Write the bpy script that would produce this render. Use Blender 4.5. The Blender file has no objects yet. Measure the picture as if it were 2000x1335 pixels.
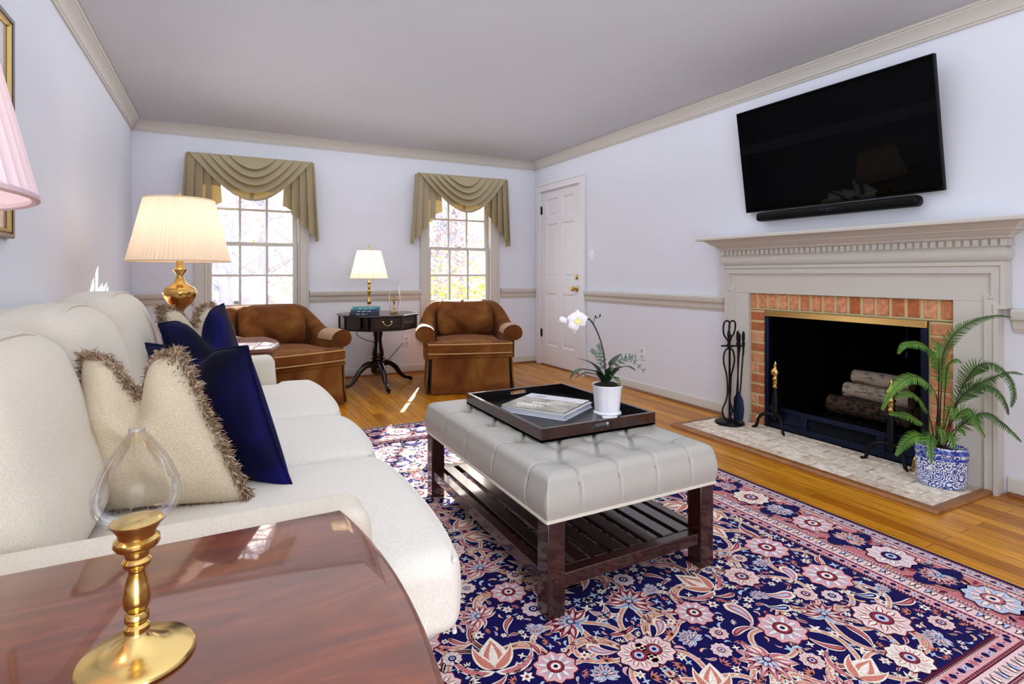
import bpy, bmesh, math, random
from mathutils import Vector, Matrix, noise
PI = math.pi
RND = random.Random(11)
SC = bpy.context.scene
COL = SC.collection
ORG = {}

# ---------------------------------------------------------------- helpers
def tag(o, label=None, cat=None, group=None, kind=None):
    if label: o['label'] = label
    if cat: o['category'] = cat
    if group: o['group'] = group
    if kind: o['kind'] = kind
    return o

def thing(name, label=None, cat=None, loc=(0, 0, 0), rz=0.0, group=None, local=False, kind=None):
    o = bpy.data.objects.new(name, None)
    COL.objects.link(o)
    o.empty_display_size = 0.1
    o.location = loc
    o.rotation_euler = (0, 0, rz)
    ORG[o.name] = Vector((0, 0, 0)) if local else Vector(loc)
    return tag(o, label, cat, group, kind)

def copy_tree(o, parent=None):
    c = o.copy()
    COL.objects.link(c)
    ORG[c.name] = ORG.get(o.name, Vector((0, 0, 0)))
    if parent: c.parent = parent
    for ch in list(o.children):
        copy_tree(ch, c)
    return c

def lerp(a, b, t): return a + (b - a) * t
def sstep(a, b, x):
    t = max(0.0, min(1.0, (x - a) / (b - a)))
    return t * t * (3 - 2 * t)

def crom(pts, n):
    """Catmull-Rom through pts, n samples per span."""
    pts = [Vector(p) for p in pts]
    out = []
    for i in range(len(pts) - 1):
        p0 = pts[i - 1] if i else pts[0] * 2 - pts[1]
        p1, p2 = pts[i], pts[i + 1]
        p3 = pts[i + 2] if i + 2 < len(pts) else pts[-1] * 2 - pts[-2]
        for k in range(n):
            t = k / n
            out.append(0.5 * ((2 * p1) + (p2 - p0) * t + (2 * p0 - 5 * p1 + 4 * p2 - p3) * t * t + (3 * p1 - p0 - 3 * p2 + p3) * t ** 3))
    out.append(pts[-1].copy())
    return out

class MB:
    def __init__(self):
        self.v, self.f, self.m, self.isl, self.ni = [], [], [], [], 0
    def add(self, verts, faces, mi=0, M=None):
        b = len(self.v); self.ni += 1; self.isl += [-1] * (b - len(self.isl))
        for p in verts:
            self.isl.append(self.ni)
            p = Vector(p)
            self.v.append(M @ p if M else p)
        for q in faces:
            self.f.append([b + i for i in q]); self.m.append(mi)
        return self
    def box(self, x0, y0, z0, x1, y1, z1, mi=0, M=None):
        vs = [(x, y, z) for z in (z0, z1) for y in (y0, y1) for x in (x0, x1)]
        fs = [(0, 2, 3, 1), (4, 5, 7, 6), (0, 1, 5, 4), (2, 6, 7, 3), (0, 4, 6, 2), (1, 3, 7, 5)]
        return self.add(vs, fs, mi, M)
    def loft(self, rings, closed=True, cap=True, mi=0, M=None):
        n = len(rings[0]); vs = [p for r in rings for p in r]; fs = []
        for i in range(len(rings) - 1):
            for j in range(n if closed else n - 1):
                k = (j + 1) % n
                fs.append((i * n + j, i * n + k, (i + 1) * n + k, (i + 1) * n + j))
        if cap:
            fs.append(tuple(range(n))[::-1]); fs.append(tuple((len(rings) - 1) * n + j for j in range(n)))
        return self.add(vs, fs, mi, M)
    def lathe(self, prof, c=(0, 0, 0), n=32, mi=0, M=None, cap=True, ripple=None):
        rings = []
        for r, z in prof:
            ring = []
            for j in range(n):
                a = 2 * PI * j / n
                rr = max(r, 1e-5)
                if ripple: rr *= 1 + ripple(a, z)
                ring.append((c[0] + rr * math.cos(a), c[1] + rr * math.sin(a), c[2] + z))
            rings.append(ring)
        return self.loft(rings, True, cap, mi, M)
    def tube(self, path, rad, n=8, mi=0, M=None, flat=1.0):
        P = [Vector(p) for p in path]
        rr = rad if isinstance(rad, (list, tuple)) else [rad] * len(P)
        T = []
        for i in range(len(P)):
            t = P[min(i + 1, len(P) - 1)] - P[max(i - 1, 0)]
            T.append(t.normalized() if t.length > 1e-9 else Vector((0, 0, 1)))
        up = Vector((0, 0, 1)) if abs(T[0].z) < 0.9 else Vector((1, 0, 0))
        nx = (up - T[0] * up.dot(T[0])).normalized()
        rings = []
        for i, p in enumerate(P):
            nx = (nx - T[i] * nx.dot(T[i]))
            nx = nx.normalized() if nx.length > 1e-6 else T[i].orthogonal().normalized()
            ny = T[i].cross(nx)
            rings.append([p + (nx * math.cos(2 * PI * j / n) + ny * math.sin(2 * PI * j / n) * flat) * max(rr[i], 1e-5) for j in range(n)])
        return self.loft(rings, True, True, mi, M)
    def ring_tube(self, path, rad, n=6, mi=0, M=None):
        """closed tube"""
        P = [Vector(p) for p in path]; N = len(P); rings = []
        up = None
        for i in range(N):
            t = (P[(i + 1) % N] - P[i - 1]).normalized()
            if up is None: up = Vector((0, 0, 1)) if abs(t.z) < 0.9 else Vector((1, 0, 0))
            nx = (up - t * up.dot(t)).normalized(); ny = t.cross(nx)
            rings.append([P[i] + (nx * math.cos(2 * PI * j / n) + ny * math.sin(2 * PI * j / n)) * rad for j in range(n)])
        rings.append(rings[0])
        return self.loft(rings, True, False, mi, M)
    def prism(self, poly, axis, a, b, mi=0, M=None):
        """poly of 2D points in the plane of the two other axes (in x,y,z order)."""
        def mk(p, t):
            q = list(p); q.insert(axis, t); return tuple(q)
        return self.loft([[mk(p, a) for p in poly], [mk(p, b) for p in poly]], True, True, mi, M)
    def rbox(self, c, h, r, n=8, fn=None, mi=0, M=None):
        """rounded box centre c half sizes h radius r, deformed by fn(p, unit)"""
        hx, hy, hz = h; r = min(r, hx, hy, hz)
        def axis_s(hh):
            k = max(1, n)
            inner = [-(hh - r) + 2 * (hh - r) * i / k for i in range(k + 1)]
            e = [hh - r + r * math.tan(PI / 4 * i / 3) for i in (1, 2, 3)]
            s = [-q for q in e[::-1]] + inner + e
            return s
        X, Y, Z = axis_s(hx), axis_s(hy), axis_s(hz)
        vs, fs = [], []
        def face(A, B, mk):
            b = len(vs)
            for a in A:
                for q in B: vs.append(mk(a, q))
            nb = len(B)
            for i in range(len(A) - 1):
                for j in range(nb - 1):
                    fs.append((b + i * nb + j, b + i * nb + j + 1, b + (i + 1) * nb + j + 1, b + (i + 1) * nb + j))
        for s in (-1, 1):
            face(X, Y, lambda a, q: Vector((a, q, s * hz)))
            face(X, Z, lambda a, q: Vector((a, s * hy, q)))
            face(Y, Z, lambda a, q: Vector((s * hx, a, q)))
        out = []
        for p in vs:
            k = Vector((max(-(hx - r), min(hx - r, p.x)), max(-(hy - r), min(hy - r, p.y)), max(-(hz - r), min(hz - r, p.z))))
            d = p - k
            q = k + d.normalized() * r if d.length > 1e-9 else p
            u = Vector((q.x / hx, q.y / hy, q.z / hz))
            if fn: q = fn(q, u)
            out.append(q + Vector(c))
        return self.add(out, fs, mi, M)
    def build(self, name, mats, parent=None, org=None, smooth=40, bevel=0, bseg=2, sub=0, label=None, kind=None, weld=True, attr=None, disp=None):
        if not isinstance(mats, (list, tuple)): mats = [mats]
        off = Vector(org) if org is not None else (ORG.get(parent.name, Vector((0, 0, 0))) if parent else Vector((0, 0, 0)))
        me = bpy.data.meshes.new(name)
        me.from_pydata([tuple(p - off) for p in self.v], [], self.f)
        for m in mats: me.materials.append(m)
        me.polygons.foreach_set('material_index', self.m)
        if attr:
            a = me.attributes.new('tint', 'FLOAT_COLOR', 'POINT')
            a.data.foreach_set('color', attr)
        if weld:
            bm = bmesh.new(); bm.from_mesh(me)
            if weld == 'all': bmesh.ops.remove_doubles(bm, verts=bm.verts, dist=2e-5)
            else:
                bm.verts.ensure_lookup_table(); seen = {}; tm = {}
                isl = self.isl + [-1] * (len(self.v) - len(self.isl))
                for i, p in enumerate(self.v):
                    k = (isl[i], round(p[0], 5), round(p[1], 5), round(p[2], 5))
                    if k in seen: tm[bm.verts[i]] = bm.verts[seen[k]]
                    else: seen[k] = i
                if tm: bmesh.ops.weld_verts(bm, targetmap=tm)
            bmesh.ops.dissolve_degenerate(bm, edges=bm.edges, dist=1e-6)
            bmesh.ops.recalc_face_normals(bm, faces=bm.faces)
            bm.to_mesh(me); bm.free()
        if smooth:
            me.polygons.foreach_set('use_smooth', [True] * len(me.polygons))
            me.set_sharp_from_angle(angle=math.radians(smooth))
        me.update()
        o = bpy.data.objects.new(name, me); COL.objects.link(o)
        if parent:
            o.parent = parent
            ORG[o.name] = ORG.get(parent.name, Vector((0, 0, 0)))
        else:
            o.location = off; ORG[o.name] = off
        if bevel:
            b = o.modifiers.new('bevel', 'BEVEL'); b.width = bevel; b.segments = bseg; b.limit_method = 'ANGLE'; b.angle_limit = math.radians(40); b.harden_normals = False
        if sub:
            s = o.modifiers.new('sub', 'SUBSURF'); s.levels = sub; s.render_levels = sub
        if label: o['label'] = label
        if kind: o['kind'] = kind
        return o

# ---------------------------------------------------------------- materials
def srgb(r, g, b):
    f = lambda c: (c / 255 / 12.92) if c / 255 <= 0.04045 else ((c / 255 + 0.055) / 1.055) ** 2.4
    return (f(r), f(g), f(b), 1.0)

def mat(name, col, rough=0.5, metal=0.0, spec=0.5, bump=None, var=None, coat=0.0, sheen=0.0, transl=None, emit=None, aniso=None, coords='Object'):
    """bump=(scale,strength,(sx,sy,sz)); var=(scale,colour2,(sx,sy,sz),lo,hi)"""
    m = bpy.data.materials.new(name); m.use_nodes = True
    nt = m.node_tree; N = nt.nodes; L = nt.links
    b = N['Principled BSDF']; out = N['Material Output']
    b.inputs['Base Color'].default_value = col
    b.inputs['Roughness'].default_value = rough
    b.inputs['Metallic'].default_value = metal
    b.inputs['Specular IOR Level'].default_value = spec
    if coat:
        b.inputs['Coat Weight'].default_value = coat; b.inputs['Coat Roughness'].default_value = 0.06
    if sheen:
        b.inputs['Sheen Weight'].default_value = sheen; b.inputs['Sheen Roughness'].default_value = 0.4
        b.inputs['Sheen Tint'].default_value = (min(1, col[0] * 1.5 + .2), min(1, col[1] * 1.5 + .2), min(1, col[2] * 1.5 + .2), 1)
    if emit:
        b.inputs['Emission Color'].default_value = emit[0]; b.inputs['Emission Strength'].default_value = emit[1]
    tc = N.new('ShaderNodeTexCoord')
    def nz(scale, st, detail=4):
        mp = N.new('ShaderNodeMapping'); mp.inputs['Scale'].default_value = st
        t = N.new('ShaderNodeTexNoise'); t.inputs['Scale'].default_value = scale; t.inputs['Detail'].default_value = detail
        L.new(tc.outputs[coords], mp.inputs['Vector']); L.new(mp.outputs[0], t.inputs['Vector'])
        return t
    if bump:
        t = nz(bump[0], bump[2] if len(bump) > 2 else (1, 1, 1), 5)
        bp = N.new('ShaderNodeBump'); bp.inputs['Strength'].default_value = bump[1]; bp.inputs['Distance'].default_value = bump[3] if len(bump) > 3 else 0.004
        L.new(t.outputs['Fac'], bp.inputs['Height']); L.new(bp.outputs[0], b.inputs['Normal'])
    if var:
        t = nz(var[0], var[2] if len(var) > 2 else (1, 1, 1), 5)
        rp = N.new('ShaderNodeValToRGB')
        rp.color_ramp.elements[0].position = var[3] if len(var) > 3 else 0.35
        rp.color_ramp.elements[1].position = var[4] if len(var) > 4 else 0.65
        rp.color_ramp.elements[0].color = col; rp.color_ramp.elements[1].color = var[1]
        L.new(t.outputs['Fac'], rp.inputs[0]); L.new(rp.outputs[0], b.inputs['Base Color'])
    if transl:
        tr = N.new('ShaderNodeBsdfTranslucent'); tr.inputs['Color'].default_value = transl[1]
        mx = N.new('ShaderNodeMixShader'); mx.inputs[0].default_value = transl[0]
        L.new(b.outputs[0], mx.inputs[1]); L.new(tr.outputs[0], mx.inputs[2]); L.new(mx.outputs[0], out.inputs['Surface'])
    return m

def thin_glass(name, tint=(1, 1, 1, 1), refl=1.0, edge=0.0):
    """single-walled clear glass: transparent with a Fresnel reflection"""
    m = bpy.data.materials.new(name); m.use_nodes = True
    nt = m.node_tree; N = nt.nodes; L = nt.links
    N.remove(N['Principled BSDF']); out = N['Material Output']
    tr = N.new('ShaderNodeBsdfTransparent'); tr.inputs['Color'].default_value = tint
    gl = N.new('ShaderNodeBsdfGlossy'); gl.inputs['Roughness'].default_value = 0.02
    lw = N.new('ShaderNodeLayerWeight'); lw.inputs['Blend'].default_value = 0.25
    mp = N.new('ShaderNodeMath'); mp.operation = 'MULTIPLY'; mp.inputs[1].default_value = refl
    mx = N.new('ShaderNodeMixShader')
    L.new(lw.outputs['Fresnel'], mp.inputs[0]); L.new(mp.outputs[0], mx.inputs[0])
    L.new(tr.outputs[0], mx.inputs[1]); L.new(gl.outputs[0], mx.inputs[2])
    last = mx
    if edge:
        df = N.new('ShaderNodeBsdfDiffuse'); df.inputs['Color'].default_value = (0.55, 0.57, 0.6, 1)
        pw = N.new('ShaderNodeMath'); pw.operation = 'POWER'; pw.inputs[1].default_value = 5.0
        pm = N.new('ShaderNodeMath'); pm.operation = 'MULTIPLY'; pm.inputs[1].default_value = edge
        mx2 = N.new('ShaderNodeMixShader')
        L.new(lw.outputs['Facing'], pw.inputs[0]); L.new(pw.outputs[0], pm.inputs[0]); L.new(pm.outputs[0], mx2.inputs[0])
        L.new(mx.outputs[0], mx2.inputs[1]); L.new(df.outputs[0], mx2.inputs[2]); last = mx2
    L.new(last.outputs[0], out.inputs['Surface'])
    return m

def island_mat(name, stops, rough=0.8, bump=(60, 0.4), noise_amt=0.25, spec=0.3):
    """colour picked per mesh island (bricks, leaves)"""
    m = mat(name, stops[0][1], rough, spec=spec, bump=bump)
    nt = m.node_tree; N = nt.nodes; L = nt.links; b = N['Principled BSDF']
    g = N.new('ShaderNodeNewGeometry'); rp = N.new('ShaderNodeValToRGB')
    e = rp.color_ramp.elements
    e[0].position, e[0].color = stops[0]; e[1].position, e[1].color = stops[-1]
    for p, c in stops[1:-1]:
        k = e.new(p); k.color = c
    L.new(g.outputs['Random Per Island'], rp.inputs[0])
    tc = N.new('ShaderNodeTexCoord'); t = N.new('ShaderNodeTexNoise'); t.inputs['Scale'].default_value = 35; t.inputs['Detail'].default_value = 6
    L.new(tc.outputs['Object'], t.inputs['Vector'])
    mr = N.new('ShaderNodeMapRange'); mr.inputs['From Min'].default_value = 0.3; mr.inputs['From Max'].default_value = 0.7
    mr.inputs['To Min'].default_value = 1 - noise_amt; mr.inputs['To Max'].default_value = 1 + noise_amt
    L.new(t.outputs['Fac'], mr.inputs['Value'])
    mx = N.new('ShaderNodeVectorMath'); mx.operation = 'MULTIPLY'
    L.new(rp.outputs[0], mx.inputs[0]); L.new(mr.outputs[0], mx.inputs[1]); L.new(mx.outputs[0], b.inputs['Base Color'])
    return m

def floor_mat():
    m = mat('oak_strip_floor', srgb(150, 95, 45), 0.30, spec=0.25)
    nt = m.node_tree; N = nt.nodes; L = nt.links; b = N['Principled BSDF']
    tc = N.new('ShaderNodeTexCoord'); mp = N.new('ShaderNodeMapping'); mp.inputs['Rotation'].default_value = (0, 0, PI / 2)
    L.new(tc.outputs['Object'], mp.inputs['Vector'])
    br = N.new('ShaderNodeTexBrick'); br.offset = 0.37; br.offset_frequency = 2; br.squash = 1.0
    br.inputs['Scale'].default_value = 1.0; br.inputs['Brick Width'].default_value = 0.85; br.inputs['Row Height'].default_value = 0.068
    br.inputs['Mortar Size'].default_value = 0.0011; br.inputs['Mortar Smooth'].default_value = 0.2; br.inputs['Bias'].default_value = 0.0
    br.inputs['Color1'].default_value = srgb(170, 104, 20); br.inputs['Color2'].default_value = srgb(212, 148, 44); br.inputs['Mortar'].default_value = srgb(70, 38, 16)
    L.new(mp.outputs[0], br.inputs['Vector'])
    mp2 = N.new('ShaderNodeMapping'); mp2.inputs['Scale'].default_value = (28, 1.6, 1)
    L.new(tc.outputs['Object'], mp2.inputs['Vector'])
    t = N.new('ShaderNodeTexNoise'); t.inputs['Scale'].default_value = 2.2; t.inputs['Detail'].default_value = 8; t.inputs['Distortion'].default_value = 0.6
    L.new(mp2.outputs[0], t.inputs['Vector'])
    mr = N.new('ShaderNodeMapRange'); mr.inputs['From Min'].default_value = 0.3; mr.inputs['From Max'].default_value = 0.7; mr.inputs['To Min'].default_value = 0.66; mr.inputs['To Max'].default_value = 1.25
    L.new(t.outputs['Fac'], mr.inputs['Value'])
    mx = N.new('ShaderNodeVectorMath'); mx.operation = 'MULTIPLY'
    L.new(br.outputs['Color'], mx.inputs[0]); L.new(mr.outputs[0], mx.inputs[1]); L.new(mx.outputs[0], b.inputs['Base Color'])
    bp = N.new('ShaderNodeBump'); bp.inputs['Strength'].default_value = 0.25; bp.inputs['Distance'].default_value = 0.002; bp.invert = True
    L.new(br.outputs['Fac'], bp.inputs['Height']); L.new(bp.outputs[0], b.inputs['Normal'])
    b.inputs['Coat Weight'].default_value = 0.12; b.inputs['Coat Roughness'].default_value = 0.12
    return m

def wood_mat(name, c1, c2, rough=0.3, stretch=(2, 30, 30), scale=1.5, coat=0.5, c3=None, croug=0.06):
    m = mat(name, c1, rough, spec=0.5, coat=coat)
    nt = m.node_tree; N = nt.nodes; L = nt.links; b = N['Principled BSDF']
    b.inputs['Coat Roughness'].default_value = croug
    tc = N.new('ShaderNodeTexCoord'); mp = N.new('ShaderNodeMapping'); mp.inputs['Scale'].default_value = stretch
    L.new(tc.outputs['Object'], mp.inputs['Vector'])
    t = N.new('ShaderNodeTexNoise'); t.inputs['Scale'].default_value = scale; t.inputs['Detail'].default_value = 9; t.inputs['Distortion'].default_value = 1.2; t.inputs['Roughness'].default_value = 0.62
    L.new(mp.outputs[0], t.inputs['Vector'])
    rp = N.new('ShaderNodeValToRGB'); e = rp.color_ramp.elements
    e[0].position = 0.3; e[0].color = c1; e[1].position = 0.7; e[1].color = c2
    if c3:
        k = e.new(0.52); k.color = c3
    L.new(t.outputs['Fac'], rp.inputs[0]); L.new(rp.outputs[0], b.inputs['Base Color'])
    return m

def velvet_mat(name, dark, mid, light, scale=3.0, sheen=0.5):
    m = mat(name, mid, 0.75, spec=0.15, sheen=sheen, bump=(420, 0.25, (1, 1, 1), 0.001))
    nt = m.node_tree; N = nt.nodes; L = nt.links; b = N['Principled BSDF']
    tc = N.new('ShaderNodeTexCoord'); t = N.new('ShaderNodeTexNoise'); t.inputs['Scale'].default_value = scale; t.inputs['Detail'].default_value = 4; t.inputs['Distortion'].default_value = 0.8
    L.new(tc.outputs['Object'], t.inputs['Vector'])
    rp = N.new('ShaderNodeValToRGB'); e = rp.color_ramp.elements
    e[0].position = 0.3; e[0].color = dark; e[1].position = 0.72; e[1].color = light
    k = e.new(0.5); k.color = mid
    L.new(t.outputs['Fac'], rp.inputs[0]); L.new(rp.outputs[0], b.inputs['Base Color'])
    return m

def weave_mat(name, c1, c2, scale=260, sheen=0.15, big=None):
    m = mat(name, c1, 0.9, spec=0.15, sheen=sheen)
    nt = m.node_tree; N = nt.nodes; L = nt.links; b = N['Principled BSDF']
    tc = N.new('ShaderNodeTexCoord')
    mp = N.new('ShaderNodeMapping'); mp.inputs['Scale'].default_value = (1, 1, 4.0)
    L.new(tc.outputs['Object'], mp.inputs['Vector'])
    t = N.new('ShaderNodeTexNoise'); t.inputs['Scale'].default_value = scale * 0.35; t.inputs['Detail'].default_value = 3; t.inputs['Roughness'].default_value = 0.7
    L.new(mp.outputs[0], t.inputs['Vector'])
    mp2 = N.new('ShaderNodeMapping'); mp2.inputs['Scale'].default_value = (4, 4, 1)
    L.new(tc.outputs['Object'], mp2.inputs['Vector'])
    t2 = N.new('ShaderNodeTexNoise'); t2.inputs['Scale'].default_value = scale * 0.3; t2.inputs['Detail'].default_value = 3
    L.new(mp2.outputs[0], t2.inputs['Vector'])
    ad = N.new('ShaderNodeMath'); ad.operation = 'ADD'
    L.new(t.outputs['Fac'], ad.inputs[0]); L.new(t2.outputs['Fac'], ad.inputs[1])
    rp = N.new('ShaderNodeValToRGB'); e = rp.color_ramp.elements
    e[0].position = 0.40; e[0].color = c2; e[1].position = 0.60; e[1].color = c1
    hv = N.new('ShaderNodeMath'); hv.operation = 'MULTIPLY'; hv.inputs[1].default_value = 0.5
    L.new(ad.outputs[0], hv.inputs[0]); L.new(hv.outputs[0], rp.inputs[0]); L.new(rp.outputs[0], b.inputs['Base Color'])
    bp = N.new('ShaderNodeBump'); bp.inputs['Strength'].default_value = 0.5; bp.inputs['Distance'].default_value = 0.0025
    L.new(hv.outputs[0], bp.inputs['Height']); L.new(bp.outputs[0], b.inputs['Normal'])
    return m

def attr_mat(name, rough=0.95):
    m = mat(name, (1, 1, 1, 1), rough, spec=0.1, bump=(700, 0.5, (1, 1, 1), 0.002), sheen=0.05)
    nt = m.node_tree; N = nt.nodes; L = nt.links; b = N['Principled BSDF']
    a = N.new('ShaderNodeAttribute'); a.attribute_name = 'tint'
    tc = N.new('ShaderNodeTexCoord'); t = N.new('ShaderNodeTexNoise'); t.inputs['Scale'].default_value = 260; t.inputs['Detail'].default_value = 2
    L.new(tc.outputs['Object'], t.inputs['Vector'])
    mr = N.new('ShaderNodeMapRange'); mr.inputs['From Min'].default_value = 0.3; mr.inputs['From Max'].default_value = 0.7; mr.inputs['To Min'].default_value = 0.75; mr.inputs['To Max'].default_value = 1.2
    L.new(t.outputs['Fac'], mr.inputs['Value'])
    mx = N.new('ShaderNodeVectorMath'); mx.operation = 'MULTIPLY'
    L.new(a.outputs['Color'], mx.inputs[0]); L.new(mr.outputs[0], mx.inputs[1]); L.new(mx.outputs[0], b.inputs['Base Color'])
    return m

def porcelain_mat():
    m = mat('blue_white_porcelain', (0.8, 0.84, 0.9, 1), 0.15, spec=0.5, coat=0.4)
    nt = m.node_tree; N = nt.nodes; L = nt.links; b = N['Principled BSDF']
    tc = N.new('ShaderNodeTexCoord')
    v = N.new('ShaderNodeTexVoronoi'); v.inputs['Scale'].default_value = 27; v.inputs['Randomness'].default_value = 0.75
    L.new(tc.outputs['Object'], v.inputs['Vector'])
    # concentric petals inside each cell
    w = N.new('ShaderNodeMath'); w.operation = 'MULTIPLY'; w.inputs[1].default_value = 26
    L.new(v.outputs['Distance'], w.inputs[0])
    s = N.new('ShaderNodeMath'); s.operation = 'SINE'; L.new(w.outputs[0], s.inputs[0])
    t = N.new('ShaderNodeTexNoise'); t.inputs['Scale'].default_value = 120; t.inputs['Detail'].default_value = 1.5; t.inputs['Distortion'].default_value = 1.2
    L.new(tc.outputs['Object'], t.inputs['Vector'])
    k = N.new('ShaderNodeMath'); k.operation = 'MULTIPLY_ADD'; k.inputs[1].default_value = 6.0; k.inputs[2].default_value = -3.05
    L.new(t.outputs['Fac'], k.inputs[0])
    ad = N.new('ShaderNodeMath'); ad.operation = 'ADD'; L.new(s.outputs[0], ad.inputs[0]); L.new(k.outputs[0], ad.inputs[1])
    rp = N.new('ShaderNodeValToRGB'); e = rp.color_ramp.elements
    e[0].position = 0.42; e[0].color = srgb(228, 234, 246); e[1].position = 0.62; e[1].color = srgb(28, 52, 150)
    mr = N.new('ShaderNodeMapRange'); mr.inputs['From Min'].default_value = -1.6; mr.inputs['From Max'].default_value = 1.6
    L.new(ad.outputs[0], mr.inputs['Value']); L.new(mr.outputs[0], rp.inputs[0]); L.new(rp.outputs[0], b.inputs['Base Color'])
    return m

W_WALL = mat('white_wall_paint', srgb(221, 223, 232), 0.65, spec=0.25, bump=(180, 0.05))
W_CEIL = mat('ceiling_paint', srgb(204, 208, 215), 0.8, spec=0.1)
W_DOOR = mat('white_door_paint', srgb(228, 226, 230), 0.4, spec=0.4)
W_TRIM = mat('greige_trim_paint', srgb(203, 199, 192), 0.4, spec=0.4)
W_WIN = mat('window_paint', srgb(206, 202, 196), 0.4, spec=0.4)
FLOOR = floor_mat()
SHOE = wood_mat('shoe_moulding_wood', srgb(105, 55, 25), srgb(140, 80, 40), 0.35, (20, 2, 20))
BRASS = mat('polished_brass', srgb(212, 178, 108), 0.16, 1.0, bump=(9, 0.05))
BRASS_B = mat('pale_brass', srgb(226, 196, 130), 0.22, 1.0)
DARKMET = mat('black_iron', srgb(22, 22, 26), 0.42, 0.6, bump=(90, 0.15))
BLACK = mat('soot_black', srgb(6, 6, 7), 0.9, spec=0.05)
NAVYMET = mat('dark_blued_steel', srgb(33, 42, 70), 0.32, 0.7)
CREAM = weave_mat('cream_chenille', srgb(228, 219, 205), srgb(210, 200, 185), 640)
SEATF = weave_mat('seat_chenille', srgb(236, 231, 223), srgb(218, 211, 201), 640)
PILLOWF = weave_mat('oatmeal_linen', srgb(220, 207, 184), srgb(192, 176, 150), 620)
NAVY = velvet_mat('navy_velvet', srgb(6, 5, 28), srgb(11, 9, 56), srgb(26, 22, 112), 3.5, 0.2)
GOLDV = velvet_mat('golden_brown_velvet', srgb(88, 44, 16), srgb(122, 74, 32), srgb(150, 106, 54), 3.2, 0.4)
GOLDW = mat('tan_welt_cord', srgb(196, 158, 108), 0.8)
LEATH = mat('taupe_leather', srgb(176, 172, 165), 0.42, spec=0.4, bump=(240, 0.12, (1, 1, 1), 0.001))
MAHOG = wood_mat('mahogany_polished', srgb(84, 30, 8), srgb(146, 72, 26), 0.35, (2.0, 9, 10), 1.5, 0.9, srgb(116, 50, 16), .045)
SLATW = wood_mat('glossy_espresso_slat', srgb(20, 8, 6), srgb(44, 18, 14), 0.25, (12, 3, 3), 2.0, 1.0, None, .12)
DARKW = wood_mat('dark_espresso_wood', srgb(26, 9, 6), srgb(66, 24, 16), 0.3, (12, 3, 3), 2.0, 0.8)
BLACKW = wood_mat('ebonised_mahogany', srgb(16, 7, 6), srgb(46, 18, 14), 0.28, (8, 8, 3), 2.0, 0.5)
GLASS = thin_glass('window_glass', (1, 1, 1, 1), 0.7)
CGLASS = thin_glass('clear_blown_glass', (0.97, 0.975, 0.98, 1), 0.38, 0.45)
# ---------------------------------------------------------------- room shell
XL, XR, YB, YF, HC = -0.70, 3.40, 5.86, -1.60, 2.44
def struct(mb, name, m, **k):
    return tag(mb.build(name, m, **k), kind='structure')

struct(MB().box(XL - .15, YF - .15, -.08, XR + .15, YB, 0), 'floor', FLOOR, smooth=0)
struct(MB().box(XL - .15, YF - .15, HC, XR + .15, YB + .16, HC + .1), 'ceiling', W_CEIL, smooth=0)
struct(MB().box(XL - .15, YF - .15, 0, XL, YB + .16, HC), 'wall_left', W_WALL, smooth=0)
struct(MB().box(XL, YF - .15, 0, XR, YF, HC), 'wall_front', W_WALL, smooth=0)
W1, W2 = (-0.143, 0.692), (2.016, 2.818)
WZ0, WZ1 = 0.41, 2.075
b = MB()
xs = [XL, W1[0], W1[1], W2[0], W2[1], XR + .15]
for i in range(5):
    if i in (1, 3):
        b.box(xs[i], YB, 0, xs[i + 1], YB + .16, WZ0); b.box(xs[i], YB, WZ1, xs[i + 1], YB + .16, HC)
    else: b.box(xs[i], YB, 0, xs[i + 1], YB + .16, HC)
struct(b, 'wall_back', W_WALL, smooth=0)
DY0, DY1, DZ = 4.895, 5.71, 2.055          # door opening
FY0, FY1, FZ = 1.585, 2.595, 0.825         # firebox opening
b = MB()
b.box(XR, YF - .15, 0, XR + .15, FY0 - .05, HC); b.box(XR, FY0 - .05, FZ + .05, XR + .15, FY1 + .05, HC)
b.box(XR, FY1 + .05, 0, XR + .15, DY0, HC); b.box(XR, DY0, DZ, XR + .15, DY1, HC); b.box(XR, DY1, 0, XR + .15, YB, HC)
struct(b, 'wall_right', W_WALL, smooth=0)

# crown moulding
CROWN = [(0, -.098), (.010, -.098), (.012, -.088), (.018, -.084), (.022, -.070), (.034, -.048), (.048, -.030), (.052, -.026), (.053, -.020), (.062, -.016), (.065, -.008), (.065, 0), (0, 0)]
def wall_run(name, prof, side, a, b_, z0, m, **k):
    mb = MB()
    if side == 'back': mb.prism([(YB - p, z0 + z) for p, z in prof], 0, a, b_)
    if side == 'right': mb.prism([(XR - p, z0 + z) for p, z in prof], 1, a, b_)
    if side == 'left': mb.prism([(XL + p, z0 + z) for p, z in prof], 1, a, b_)
    return struct(mb, name, m, smooth=30, **k)
wall_run('trim_1', CROWN, 'back', XL, XR, HC, W_TRIM)
wall_run('trim_2', CROWN, 'right', YF, YB, HC, W_TRIM)
wall_run('trim_3', CROWN, 'left', YF, YB, HC, W_TRIM)
RAIL = [(0, 0), (.008, 0), (.010, .012), (.016, .020), (.018, .050), (.020, .056), (.034, .064), (.040, .078), (.040, .104), (.034, .113), (.022, .116), (0, .116)]
wall_run('trim_4', RAIL, 'back', XL, -.222, .792, W_TRIM)
wall_run('trim_5', RAIL, 'back', .779, 1.945, .792, W_TRIM)
wall_run('trim_6', RAIL, 'back', 2.924, XR, .792, W_TRIM)
wall_run('trim_7', RAIL, 'right', 2.945, 4.784, .792, W_TRIM)
wall_run('trim_8', RAIL, 'right', YF, 1.235, .792, W_TRIM)
wall_run('trim_9', RAIL, 'left', YF, YB, .792, W_TRIM)
BASE = [(0, 0), (.014, 0), (.014, .076), (.010, .084), (.004, .090), (0, .090)]
SHOEP = [(.0141, 0), (.028, 0), (.026, .010), (.020, .016), (.0141, .018)]
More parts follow.
